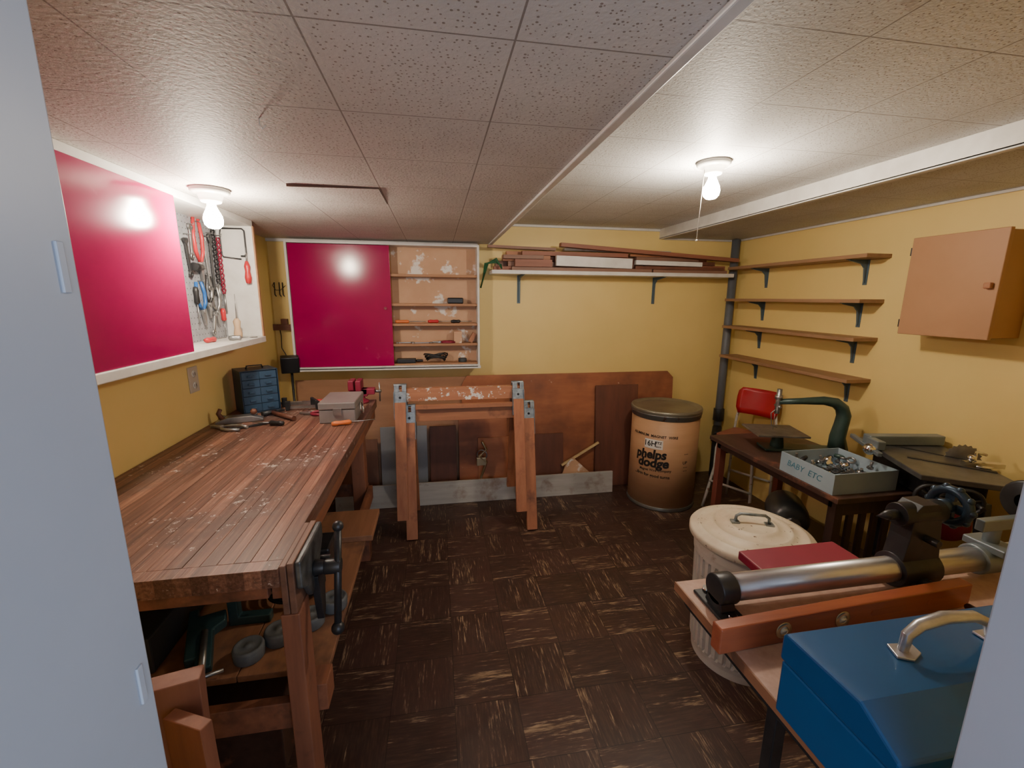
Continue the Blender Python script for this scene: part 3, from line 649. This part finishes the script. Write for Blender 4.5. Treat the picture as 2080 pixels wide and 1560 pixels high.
planks=[(.52,1.55,3.015,3.052,0,.024,1),(1.56,2.15,3.012,3.06,0,.022,1),(.40,1.30,3.058,3.11,0,.028,0),(1.32,2.18,3.066,3.12,0,.026,0),(.45,2.1,3.126,3.185,0,.03,2),
(.54,.80,3.004,3.052,.0245,.050,0),(1.42,2.12,3.012,3.05,.0225,.022,4),(.50,1.5,3.06,3.11,.029,.034,1),(1.52,2.17,3.07,3.12,.027,.032,0),(.42,1.9,3.126,3.185,.031,.040,1),
(.46,.80,3.054,3.10,.064,.040,2),(.84,1.40,3.06,3.11,.064,.038,0),(1.42,2.08,3.065,3.12,.060,.026,4),(.6,2.05,3.13,3.185,.072,.034,0),(.50,1.3,3.128,3.18,.107,.030,2),(1.32,2.0,3.13,3.185,.107,.022,1),(1.45,1.95,3.07,3.115,.087,.026,1),
(.60,1.38,3.062,3.108,.105,.030,0),(.46,.74,3.006,3.05,.076,.026,1),(1.40,1.80,3.07,3.115,.114,.018,2)]
for i,(x0,x1,y0,y1,z,h,c) in enumerate(planks):
    b=B(RT(((x0+x1)/2,(y0+y1)/2,z0+z),0,0,random.uniform(-.004,.004)));dx=(x1-x0)/2;dy=(y1-y0)/2-.003
    b.box(-dx,dx,-dy,dy,0,h-.001);b.obj('lumber_plank',wc[c],label=wnm[c]+' lumber plank stacked on the white shelf',cat='plank',group='lumber on the wall shelf',bevel=.001)
b=B(RT((1.11,3.028,1.672),.0,.02,.0));b.box(-.28,.28,-.020,.014,0.003,.072);b.obj('lumber_plank',m_white,label='white painted board stacked on the white shelf',cat='plank',group='lumber on the wall shelf',bevel=.001)
b=B(RT((1.68,3.028,1.693),.0,.012,.0));b.box(-.26,.26,-.018,.014,0.003,.034);b.obj('lumber_plank',m_white,label='narrow white board stacked on the lumber pile',cat='plank',group='lumber on the wall shelf',bevel=.001)
b=B();b.beam((.86,3.030,1.822),(2.24,3.04,1.745),.055,.026,(0,1,0));b.obj('lumber_plank',wc[0],label='long thin reddish plank lying across lumber pile',cat='plank',group='lumber on the wall shelf')
b=B();b.beam((.92,3.15,1.805),(1.75,3.155,1.800),.05,.018,(0,1,0));b.obj('lumber_plank',m_greyb,label='grey-edged plank lying on top of pile',cat='plank',group='lumber on the wall shelf')
b=B();b.beam((.36,3.085,1.806),(.84,3.088,1.796),.045,.018,(0,1,0));b.obj('lumber_plank',wc[1],label='short brown strip on top of lumber pile',cat='plank',group='lumber on the wall shelf')
b=B()
for k in range(3): b.sweep([(.45,3.02+.01*k,1.655+.012*k),(.41,3.01+.01*k,1.72-.012*k),(.36-.01*k,3.07,1.69),(.335,3.13,1.60),(.32,3.17,1.53)],.006,8)
b.obj('green_cord',m_gcord,label='green cord hanging off the lumber shelf',cat='cord')

# ------------------------------------------------------------------ corner pipe
pp=thing('drain_pipe','dark grey vertical pipe in the room corner','pipe',(2.27,3.11,0))
B().cyl((2.27,3.11,0),(2.27,3.11,1.905),.030,.030,24).obj('pipe_run',m_pipe,pp)
b=B();
for z,h in ((.48,.10),(.30,.05)): b.cyl((2.27,3.11,z),(2.27,3.11,z+h),.041,.041,24)
b.sweep([(2.27,3.11,.42),(2.23,3.06,.38),(2.20,3.0,.38)],.036,16);b.obj('coupling',m_iron,pp,bevel=.003)

# ------------------------------------------------------------------ right wall shelves
s0=thing('wall_shelf','narrow brown wooden wall shelf on blue-grey brackets','shelf',(2.26,2.53,1.67),'shelves on the yellow wall')
B().box(2.185,2.34,1.965,3.06,1.677,1.697).obj('board',m_rshelf,s0,bevel=.002)
for y in (2.83,2.09): bracket(s0,RT((2.34,y,1.677),0,0,pi/2),.13,.135)
for z in (1.465,1.262,1.035): clone(s0,(0,0,z-1.697))

# ------------------------------------------------------------------ right wall cabinet
rc=thing('wall_cabinet','brown painted wooden wall cabinet with single door','cabinet',(2.26,1.56,1.31))
B().box(2.19,2.34,1.392,1.728,1.312,1.733).obj('body',m_brownc,rc,bevel=.002)
dd=B().box(2.168,2.188,1.385,1.735,1.305,1.74).obj('door',m_brownc,rc,bevel=.003)
B().box(2.148,2.168,1.40,1.425,1.508,1.532).obj('knob',m_lum,dd,bevel=.005)
for z in (1.68,1.355): B().box(2.170,2.20,1.735,1.741,z-.018,z+.018).obj('hinge',m_iron,rc,bevel=.001)

# ------------------------------------------------------------------ fibre drum
cx,cy,R,H=1.61,2.785,.232,.722
dr=thing('fibre_drum','tan fibre shipping drum with metal rims and lid','drum',(cx,cy,0))
B().lathe([(0,.012),(R,.012),(R,.665),(0,.665)],(cx,cy,0),64).obj('body',m_drum,dr)
m_rim=M('rusty_rim',(.19,.19,.18),.4,.7,spot=[((.12,.06,.03),18,.6,.7)])
B().lathe([(0,0),(R+.003,0),(R+.007,.006),(R+.004,.012),(R+.004,.024),(R+.001,.028),(R-.002,.026)],(cx,cy,0),64).obj('bottom_rim',m_rim,dr)
B().lathe([(R-.002,.648),(R+.002,.65),(R+.005,.654),(R+.005,.672),(R+.009,.678),(R+.009,.688),(R+.004,.694),(R-.002,.694)],(cx,cy,0),64).obj('locking_ring',m_rim,dr)
B().lathe([(0,.668),(R+.002,.672),(R+.010,.695),(R+.012,.705),(R+.008,.715),(R-.002,.716),(R-.014,.706),(R-.03,.702),(R-.05,.706),(R-.075,.700),(0,.702)],(cx,cy,0),64).obj('lid',m_drumlid,dr)
a0=math.radians(-137);RR=R+.0012
def dt(s,size,z,bold=0,sx=1,mat=m_black_ink,ext=.0003,da=0,rr=RR,shear=0,slope=0): textmesh(s,size,None,mat,'lettering',dr,(cx,cy,rr,a0+da,z),ext,bold,shear,sx,slope)
dt('ALUMINUM  MAGNET  WIRE',.026,.540,.0004,.98)
b=B()
n=12;A0=a0+.02
for i in range(n):
    t0=A0-.27+.54*i/n;t1=A0-.27+.54*(i+1)/n
    q=[b.v((cx+(R+.001)*math.cos(t),cy+(R+.001)*math.sin(t),z)) for t,z in ((t0,.450),(t1,.450),(t1,.515),(t0,.515))];b._f(q)
b.obj('paper_label',m_paper,dr)
dt('16H',.054,.484,.0008,.95,rr=R+.002,da=-.085);dt('FTZ',.024,.495,.0005,1,rr=R+.002,da=.17);dt('80079',.014,.467,.0002,1,rr=R+.002,da=.17)
dt('phelps',.088,.405,.0036,.95,shear=.1,slope=.06,da=-.06);dt('dodge',.088,.345,.0036,1.0,shear=.1,slope=.06,da=.02)
dt('Magnet Wire Company',.026,.296,.0003,.9,slope=.06,da=.1);dt('...firm for good turns',.030,.255,.0006,1)
dt('UP',.03,.36,.0004,1,da=.98);
b=B()
for zz in (.30,.325,.42): 
    for i in range(3):
        t=a0+1.02-.08+.05*i;q=[b.v((cx+(R+.0012)*math.cos(u),cy+(R+.0012)*math.sin(u),z)) for u,z in ((t,zz),(t+.03,zz),(t+.03,zz+.005),(t,zz+.005))];b._f(q)
b.obj('printed_mark',m_black_ink,dr)

# ------------------------------------------------------------------ trash can
cx,cy=1.215,1.395
tc=thing('trash_can','dirty cream ribbed metal trash can with lid','trash can',(cx,cy,0))
B().lathe([(0,.004),(.172,.004),(.178,0),(.180,.03),(.184,.05),(.188,.062),(.200,.44),(.203,.455),(.205,.48),(.204,.515),(.210,.522),(.210,.532),(.204,.536),(.19,.52)],(cx,cy,0),240,smooth=False,rib=lambda j,k:(-.011 if (k%6 in (1,2)) else 0) if 5<=j<=6 else 0).obj('body',m_can,tc)
B().lathe([(.207,.524),(.221,.523),(.227,.528),(.227,.548),(.221,.556),(.200,.561),(.195,.569),(.187,.563),(.146,.573),(.141,.581),(.134,.575),(.093,.583),(.088,.590),(.081,.585),(.0,.590)],(cx,cy,0),80).obj('lid',m_lid,tc)
b=B(RT((cx,cy,.584),0,0,-.35));b.box(-.078,-.048,-.014,.014,.0,.008);b.box(.048,.078,-.014,.014,.0,.008)
b.sweep([(-.063,0,.004),(-.060,0,.030),(-.045,0,.040),(.045,0,.040),(.060,0,.030),(.063,0,.004)],[.006]*6,10);b.obj('lid_handle',m_galv,tc)
for s in (-1,1):
    a=.6 if s>0 else .6+pi
    c=V((cx+math.cos(a)*.208,cy+math.sin(a)*.208,.42));tt=V((-math.sin(a),math.cos(a),0))
    B().sweep([c-tt*.05+V((0,0,.02)),c-tt*.045+V((math.cos(a)*.02,math.sin(a)*.02,-.01)),c+tt*.045+V((math.cos(a)*.02,math.sin(a)*.02,-.01)),c+tt*.05+V((0,0,.02))],.005,8).obj('side_handle',m_can,tc)

# ------------------------------------------------------------------ scroll saw table
st_=thing('work_table','dark stained worn wooden table with slatted sides','table',(1.88,1.85,0))
B().box(1.62,2.14,1.41,2.28,.625,.65).obj('table_top',m_dkwood,st_,bevel=.003)
b=B();b.box(1.65,1.67,1.46,2.24,.585,.6245);b.box(2.09,2.11,1.46,2.24,.55,.6245);b.box(1.67,2.09,1.45,1.47,.55,.6245);b.box(1.67,2.09,2.22,2.24,.55,.6245);b.obj('apron',m_dkwoodz,st_,bevel=.001)
for x in (1.65,2.07):
    for y in (1.44,2.21): B().box(x,x+.04,y,y+.04,0,.6245).obj('leg',m_dkwoodz if y<2 else m_redleg,st_,bevel=.002)
b=B()
for i in range(5): b.box(1.735+i*.065,1.765+i*.065,1.455,1.468,.12,.55)
b.box(1.69,2.07,1.45,1.472,.08,.12);b.obj('side_slats',m_dkwoodz,st_,bevel=.001)
B().box(1.66,2.10,1.49,2.20,.20,.222).obj('lower_shelf',m_dkwood,st_,bevel=.002)
# scroll saw
ss=thing('scroll_saw','green cast iron scroll saw with steel table','scroll saw',(1.95,1.95,.65))
T=RT((1.82,2.01,.651),0,0,-.28)
b=B(T);b.prism([(-.06,-.06),(.34,-.045),(.36,0),(.34,.045),(-.06,.06)],0,.014,'xy');b.lathe([(0,0),(.035,0),(.028,.05),(.03,.08),(0,.08)],(.02,0,.013),16);b.obj('base',m_green,ss,bevel=.003)
b=B(T);b.sweep([(.335,0,.01),(.325,0,.08),(.335,0,.15),(.34,0,.20),(.325,0,.24),(.29,0,.268),(.23,0,.278),(.12,0,.272),(.0,0,.265)],[.056,.044,.040,.040,.038,.034,.029,.022,.018],14,flat=.8);b.obj('arm',m_green,ss)
b=B(T);b.box(-.13,.13,-.11,.11,.095,.105);b.obj('saw_table',m_steel,ss,bevel=.001)
b=B(T);b.cyl((0,0,.20),(0,0,.335),.013);b.cyl((0,0,.28),(0,0,.30),.019);b.cyl((-.01,0,.105),(-.01,0,.21),.0015,.0015,6);b.cyl((0,-.03,.24),(0,.03,.24),.006);b.sweep([(0,0,.23),(-.03,0,.2),(-.02,0,.13),(.01,0,.12)],.003,6);b.obj('blade_holder',m_steel,ss)
# parts tray
bx=thing('parts_tray','blue-grey open cardboard box full of metal parts','box',(1.785,1.59,.65))
b=B();x0,x1,y0,y1,h,t=1.625,1.945,1.445,1.735,.092,.004;z=.651
b.box(x0,x1,y0,y1,z,z+t);b.box(x0,x0+t,y0,y1,z+t,z+h);b.box(x1-t,x1,y0,y1,z+t,z+h);b.box(x0+t,x1-t,y0,y0+t,z+t,z+h);b.box(x0+t,x1-t,y1-t,y1,z+t,z+h)
b.obj('tray',m_cartgrey,bx)
textmesh('BABY  ETC',.040,Matrix(((0,0,-1,x0-.0006),(-1,0,0,1.60),(0,1,0,.70),(0,0,0,1))),m_ink,'handwriting',bx,None,.0003,-.0004,.22,1,-.03)
random.seed(5)
cells=[(x0+.042+i*.048,y0+.042+j*.052,lay) for lay in (0,1) for i in range(6) for j in range(5)]
c0=[c for c in cells if c[2]==0];c1=[c for c in cells if c[2]==1]
random.shuffle(c1);cells=c0+c1[:14]
for i,(px,py,lay) in enumerate(cells):
    zz=z+.022+lay*.036+random.uniform(0,.01);k=random.randrange(5);T=RT((px,py,zz),random.uniform(-.4,.4),random.uniform(-.4,.4),random.uniform(0,6))
    gp='metal parts in the tray'
    if k==0:
        b=B(T);b.lathe([(0,0),(.014,0),(.014,.022),(.009,.034),(.006,.034),(.006,.02),(0,.02)],(0,0,0),14,axis=(1,0,0));b.obj('socket',m_chrome,label='chrome wrench socket in the cardboard tray',cat='socket',group=gp)
    elif k==1:
        b=B(T);b.sweep([(-.035,0,0),(-.01,0,.004),(.012,.008,.012),(.028,.010,.016)],[.008,.007,.009,.012],10);b.obj('tap_lever',m_chrome,label='chrome lever handle in the cardboard tray',cat='handle',group=gp)
    elif k==2:
        b=B(T);b.prism([(.013*math.cos(a*pi/3),.013*math.sin(a*pi/3)) for a in range(6)],0,.012,'xy');b.cyl((0,0,.012),(0,0,.035),.006);b.obj('bolt',m_steel,label='steel hex bolt in the cardboard tray',cat='bolt',group=gp,bevel=.001)
    elif k==3:
        b=B(T);b.lathe([(0,0),(.009,.003),(.011,.02),(.009,.04),(.005,.045),(0,.045)],(-.02,0,0),12,axis=(1,0,0));b.cyl((.02,0,0),(.038,0,0),.003);b.obj('driver',[m_green,m_blk,m_blk][i%3],label='small plastic handled driver in the tray',cat='screwdriver',group=gp)
    else:
        b=B(T);b.ring((-.01,0,.005),.015,.005,(0,.2,1),18,8);b.cyl((.004,0,.005),(.033,0,.008),.006);b.obj('eye_fitting',m_iron if i%2 else m_steel,label='steel eye fitting in the cardboard tray',cat='fitting',group=gp)
# motor
t=thing('electric_motor','dark grey electric motor on shelf under the table','motor',(1.82,1.86,.222))
b=B();b.lathe([(0,-.12),(.06,-.12),(.085,-.10),(.092,-.055),(.092,.065),(.082,.10),(.045,.115),(0,.115)],(1.82,1.86,.345),32,axis=(.5,.85,0));b.obj('housing',M('motor_grey',(.11,.12,.125),.35,.5),t)
b=B();ax=V((.5,.85,0)).normalized();c=V((1.82,1.86,.345));b.cyl(c-ax*.12,c-ax*.16,.010);b.cyl(c-ax*.13,c-ax*.15,.035);b.obj('pulley',m_steel,t)
b=B();b.box(1.76,1.88,1.80,1.92,.2225,.262);b.obj('mount',m_iron,t,bevel=.004)

# ------------------------------------------------------------------ chair
ch=thing('metal_chair','old red and white metal kitchen chair','chair',(2.07,2.54,0))
T=RT((2.075,2.55,0),0,0,.5)
b=B(T);b.prism([(-.15,-.10),(-.11,-.14),(.12,-.13),(.14,-.11),(.14,.11),(.12,.13),(-.11,.14),(-.15,.10)],.52,.545,'xy');b.obj('seat',m_seat,ch,bevel=.006)
b=B(T)
n=9
outer=[]
for i in range(n):
    a=-.62+1.24*i/(n-1);outer.append((.16-.06*(1-math.cos(a))*2,math.sin(a)*.245))
zs=[.655,.695,.735,.775,.815,.84]
shr=[.84,.98,1,1,.96,.80]
def grid(off):
    return [[b.v((p[0]+off+.03*(z-.655)/.2,p[1]*shr[j],z)) for p in outer] for j,z in enumerate(zs)]
g=grid(0);g2=grid(.006)
for j in range(5):
    for i in range(n-1):
        b._f([g[j][i],g[j][i+1],g[j+1][i+1],g[j+1][i]],True);b._f([g2[j][i],g2[j][i+1],g2[j+1][i+1],g2[j+1][i]],True)
for i in range(n-1): b._f([g[0][i],g[0][i+1],g2[0][i+1],g2[0][i]]);b._f([g[5][i],g[5][i+1],g2[5][i+1],g2[5][i]])
for j in range(5): b._f([g[j][0],g[j+1][0],g2[j+1][0],g2[j][0]]);b._f([g[j][-1],g[j+1][-1],g2[j+1][-1],g2[j][-1]])
b.obj('backrest',m_redp,ch)
m_wtube=M('white_tube_paint',(.52,.50,.46),.35,spot=[((.25,.12,.07),40,.58,.66)])
for s in (-1,1):
    B(T).sweep([(.17,s*.15,0),(.165,s*.145,.25),(.155,s*.14,.48),(.160,s*.132,.62),(.178,s*.110,.77)],.009,10).obj('rear_post',m_wtube,ch)
    B(T).sweep([(-.17,s*.16,0),(-.15,s*.145,.12),(-.12,s*.125,.30),(-.13,s*.12,.44),(-.10,s*.115,.525)],.010,10).obj('front_leg',m_wtube,ch)
b=B(T);b.cyl((-.145,-.14,.2),(-.145,.14,.2),.008);b.obj('stretcher',m_wtube,ch)
b=B(T);b.cyl((.165,-.145,.2),(.165,.145,.2),.008);b.obj('stretcher',m_wtube,ch)

# ------------------------------------------------------------------ table saw
ts=thing('table_saw','old cast iron table saw with fence and handwheels','table saw',(2.1,1.4,0))
b=B();b.prism([(2.03,1.72),(1.83,1.28),(2.08,1.10),(2.325,1.60),(2.31,1.70)],.778,.80,'xy');b.obj('saw_top',m_saw,ts,bevel=.003)
b=B();b.beam((2.06,1.60,.8015),(2.20,1.36,.8015),.010,.003,(1,1,0));b.obj('blade_slot',m_iron,ts)
b=B();b.beam((1.98,1.45,.8015),(2.15,1.25,.8015),.02,.003,(1,1,0));b.obj('mitre_slot',m_iron,ts)
b=B();b.beam((1.96,1.62,.825),(2.30,1.56,.825),.045,.045,(0,1,0));b.beam((1.90,1.50,.795),(2.04,1.76,.795),.02,.02,(0,0,1));b.beam((1.96,1.60,.822),(1.94,1.53,.822),.04,.035,(0,0,1));b.obj('fence',m_fence,ts,bevel=.004)
b=B();b.ball((1.915,1.56,.80),.026);b.cyl((1.93,1.575,.80),(1.97,1.61,.815),.010);b.obj('fence_knob',m_chrome,ts)
b=B(RT((2.20,1.40,.80),0,0,-.6));b.prism([(math.cos(i*pi/20)*(.055 if i%2 else .062),math.sin(i*pi/20)*(.055 if i%2 else .062)) for i in range(21)],-.001,.001,'xz');b.obj('saw_blade',m_steel,ts)
b=B();b.beam((2.10,1.33,.812),(2.22,1.28,.812),.03,.018,(0,1,0));b.ball((2.12,1.32,.835),.014);b.sweep([(2.14,1.32,.82),(2.17,1.34,.85),(2.21,1.33,.84)],.006,8);b.lathe([(0,0),(.035,0),(.035,.008),(0,.008)],(2.16,1.31,.8015),20);b.obj('mitre_gauge',m_chrome,ts)
for (wx,wy) in ((1.92,1.33),(2.0,1.27)):
    b=B();ax=V((-.6,-.8,0)).normalized();c=V((wx,wy,.715))+ax*.09
    b.ring(c,.048,.008,ax,28,8);b.cyl(c,c-ax*.09,.009)
    p=V((-ax.y,ax.x,0))
    for k in range(3):
        a=k*2*pi/3+.4;b.cyl(c,c+p*math.cos(a)*.046+V((0,0,1))*math.sin(a)*.046,.006,.005,8)
    b.cyl(c+p*.03+ax*.01,c+p*.03+ax*.05,.008);b.obj('handwheel',m_iron,ts)
b=B();b.prism([(2.06,1.66),(1.97,1.36),(2.08,1.22),(2.26,1.55)],.66,.778,'xy');b.obj('trunnion_body',m_iron,ts,bevel=.006)
for p0,p1 in (((1.99,1.345),(1.97,1.33)),((2.10,1.24),(2.10,1.16)),((2.25,1.55),(2.29,1.60)),((2.17,1.62),(2.18,1.68))):
    B().beam((p1[0],p1[1],0),(p0[0],p0[1],.68),.035,.035).obj('leg',m_iron,ts,bevel=.003)
b=B();b.lathe([(0,-.09),(.06,-.09),(.075,-.06),(.075,.07),(.05,.09),(0,.09)],(2.13,1.38,.54),28,axis=(.6,.8,0));b.box(2.10,2.16,1.35,1.41,.60,.67);b.obj('motor',m_maroon,ts)

# ------------------------------------------------------------------ near table, lathe, level, toolbox
nt_=thing('lathe_table','low work table with pinkish particle board top','table',(1.2,.6,0))
B().box(.58,1.95,.32,.893,.738,.758).obj('table_top',m_pink,nt_,bevel=.002)
B().box(.577,.58,.32,.893,.736,.7585).obj('edge_band',m_lumy,nt_)
b=B();b.box(.60,1.93,.86,.88,.70,.7375);b.box(.60,1.93,.34,.36,.70,.7375);b.box(.60,.62,.36,.86,.70,.7375);b.obj('frame',m_iron,nt_)
for x in (.615,1.90):
    for y in (.335,.585): B().box(x,x+.025,y,y+.025,0,.70).obj('leg',m_iron,nt_,bevel=.002)
la=thing('wood_lathe','old wood lathe with polished steel tube bed','lathe',(1.15,.79,.758))
ZC=.808
B().cyl((.635,.79,ZC),(1.72,.79,ZC),.030,.030,32).obj('tube_bed',m_tube,la)
b=B();b.cyl((.612,.79,ZC),(.655,.79,ZC),.035,.035,28);b.prism([(.76,.7585),(.82,.7585),(.82,.77),(.81,.79),(.77,.79),(.76,.77)],.612,.65,'yz');b.box(.60,.66,.735,.85,.7585,.766);b.obj('end_foot',m_iron,la,bevel=.003)
for y in (.745,.84): B().cyl((.63,y,.766),(.63,y,.774),.010,.010,12).obj('foot_bolt',m_chrome,la)
b=B();b.cyl((1.09,.79,ZC),(1.20,.79,ZC),.042,.042,28);b.prism([(1.09,.83),(1.20,.83),(1.19,.90),(1.18,.97),(1.165,.985),(1.12,.985),(1.105,.97),(1.10,.90)],.765,.815,'xz');b.cyl((1.08,.79,.955),(1.20,.79,.955),.028,.028,20);b.cyl((1.055,.79,.955),(1.08,.79,.955),.012);b.lathe([(.012,0),(.012,.0),(.0,-.035)],(1.055,.79,.955),14,axis=(1,0,0));b.cyl((1.145,.735,.79),(1.145,.765,.79),.014);b.cyl((1.145,.735,.90),(1.145,.77,.90),.009);b.obj('tailstock',m_iron,la,bevel=.004)
b=B();b.ring((1.235,.79,.965),.040,.011,(1,0,0),30,10);b.cyl((1.20,.79,.965),(1.245,.79,.965),.018)
for k in range(10): b.ball((1.235,.79+math.cos(k*pi/5)*.047,.965+math.sin(k*pi/5)*.047),.009,8)
b.box(1.23,1.24,.755,.825,.955,.975);b.box(1.23,1.24,.78,.80,.93,1.0);b.obj('handwheel',M('blue_black_wheel',(.03,.055,.09),.35,.5),la)
b=B();b.box(1.36,1.42,.74,.83,.835,.855);b.cyl((1.39,.79,.85),(1.39,.79,.91),.016);b.box(1.30,1.52,.755,.775,.905,.935);b.cyl((1.345,.79,ZC),(1.43,.79,ZC),.038,.038,24);b.obj('tool_rest',m_fence,la,bevel=.003)
b=B();b.cyl((1.56,.79,ZC),(1.74,.79,ZC),.046,.046,24);b.box(1.56,1.74,.75,.83,.7585,.97);b.cyl((1.49,.79,.955),(1.56,.79,.955),.022);b.lathe([(.02,0),(.055,.005),(.055,.03),(.02,.035)],(1.47,.79,.955),24,axis=(1,0,0));b.obj('headstock',m_iron,la,bevel=.006)
# level
lv=thing('spirit_level','varnished red-brown wooden spirit level with brass vials','level',(.9,.68,.758))
T=RT((.54,.678,.7585),0,0,.05)
B(T).box(0,.67,-.014,.014,0,.058).obj('body',m_level,lv,bevel=.003)
for xx in (.15,.30):
    b=B(T);b.lathe([(.010,-.016),(.018,-.016),(.019,-.0145),(.018,-.013),(.010,-.013),(.009,-.0145),(.010,-.016)],(xx,0,.031),24,axis=(0,1,0));b.obj('vial_ring',m_brass,lv)
    b=B(T);b.lathe([(0,-.0148),(.010,-.0148),(.010,-.0142),(0,-.0142)],(xx,0,.031),20,axis=(0,1,0));b.cyl((xx-.007,-.015,.031),(xx+.007,-.015,.031),.003,.003,10);b.obj('vial',m_vial,lv)
for xx in (.38,.54):
    b=B(T);b.prism([(xx,.024),(xx+.08,.024),(xx+.085,.031),(xx+.08,.038),(xx,.038),(xx-.005,.031)],-.0145,-.0138,'xz');b.obj('grip_groove',m_level,lv)
B().box(.80,1.10,.838,.955,.7585,.784).obj('maroon_pad',m_maroon,label='flat maroon board lying behind the lathe tube',cat='board',bevel=.004)
# blue toolbox
bb=thing('toolbox','large bright blue metal toolbox with chrome handle','toolbox',(.80,.445,.758))
x0,x1=.565,1.05
B().box(x0,x1,.355,.545,.7585,.858).obj('body',m_blue,bb,bevel=.004)
b=B();b.prism([(.352,.860),(.548,.860),(.548,.905),(.540,.912),(.412,.916),(.352,.882)],x0-.002,x1+.002,'yz');b.obj('lid',m_blue,bb,bevel=.004)
b=B();b.sweep([(.712,.475,.918),(.715,.475,.945),(.735,.475,.960),(.78,.475,.968),(.84,.475,.962),(.875,.475,.945),(.885,.475,.918)],[.007,.008,.009,.010,.009,.008,.007],12);b.prism([(.69,.465),(.71,.455),(.735,.465),(.74,.485),(.70,.49)],.9148,.919,'xy');b.box(.87,.905,.46,.49,.9148,.919);b.obj('handle',m_silver,bb,bevel=.001)
b=B();b.box(.66,.70,.347,.3515,.82,.88);b.obj('latch',m_chrome,bb,bevel=.001)
t=thing('hand_clamp','black and chrome spring clamp lying on table','clamp',(1.13,.63,.758))
T=RT((1.12,.625,.775),.2,0,.5)
b=B(T);b.sweep([(-.06,-.02,0),(-.02,-.005,.01),(.03,.0,.015),(.07,.02,.0)],[.009,.011,.012,.008],10);b.sweep([(-.06,.03,0),(-.02,.01,.01),(.03,-.005,.015),(.07,-.03,.0)],[.009,.011,.012,.008],10);b.obj('arms',m_blk,t)
B(T).ring((0,0,.02),.02,.006,(0,0,1)).obj('spring',m_chrome,t)

# ------------------------------------------------------------------ ceiling fittings
def fixture(x,y,z,label,string):
    t=thing('light_fixture',label,'light fixture',(x,y,z-.16))
    B().lathe([(0,0),(.062,0),(.062,-.010),(.052,-.018),(.040,-.022),(.034,-.040),(.030,-.046),(0,-.046)],(x,y,z),36).obj('socket_base',m_porc,t)
    B().lathe([(.013,-.044),(.014,-.058),(.020,-.072),(.0285,-.090),(.031,-.105),(.028,-.121),(.018,-.132),(0,-.136)],(x,y,z),24).obj('bulb',m_bulb,t)
    if string:
        b=B();b.cyl((x-.036,y,z-.03),(x-.044,y+.002,z-.285),.0013,.0013,6);b.ball((x-.044,y+.002,z-.288),.004,8);b.obj('pull_string',m_string,t)
fixture(-.775,1.79,ZL,'bare bulb in round white ceiling socket near cabinet',False)
fixture(1.06,1.63,ZM,'bare bulb in white ceiling socket with pull string',True)
b=B();b.sweep([(-.36,1.09,ZL+.002),(-.36,1.09,ZL-.012),(-.354,1.09,ZL-.02),(-.347,1.09,ZL-.012)],.0016,6);b.obj('cup_hook',m_porc,label='small white cup hook screwed into the ceiling',cat='hook')
b=B();q=[(-.482,1.655,ZL-.010),(-.184,1.655,ZL-.005),(-.184,1.925,ZL-.0008),(-.482,1.925,ZL-.0008)]
lo_=[b.v(p) for p in q];hi_=[b.v((p[0],p[1],ZL+.001)) for p in q]
b._f(lo_);b._f(hi_[::-1]);b.mi=1
for i in range(4): b._f([lo_[i],lo_[(i+1)%4],hi_[(i+1)%4],hi_[i]])
b.obj('ceiling_tile',[m_clow,M('tile_core',(.12,.07,.05),.8)],label='loose sagging perforated ceiling tile hanging slightly open',cat='ceiling tile')

# ------------------------------------------------------------------ light, world, camera
w=bpy.data.worlds.new('w');bpy.context.scene.world=w;w.use_nodes=True
w.node_tree.nodes['Background'].inputs[0].default_value=(.66,.78,1,1);w.node_tree.nodes['Background'].inputs[1].default_value=.6
l=bpy.data.lights.new('hall_light','AREA');l.energy=20;l.color=(.78,.86,1);l.shape='RECTANGLE';l.size=1.4;l.size_y=1.2
o=bpy.data.objects.new('hall_light',l);SC.objects.link(o);o.location=(.25,-1.0,1.25);o.rotation_euler=(math.radians(96),0,0)
cam=bpy.data.cameras.new('camera');co=bpy.data.objects.new('camera',cam);SC.objects.link(co)
cam.sensor_width=36;cam.lens=36*880/2080;cam.clip_start=.02
r=V((.98541,-.1702,.00666));u=V((.0268,.1933,.98072));k=V((-.16821,-.9663,.19526))
Mx=Matrix(((r.x,u.x,k.x,0),(r.y,u.y,k.y,0),(r.z,u.z,k.z,1.46),(0,0,0,1)))
co.matrix_world=Matrix.Translation((0,0,1.46))@Mx.to_3x3().to_4x4().normalized()
bpy.context.scene.camera=co
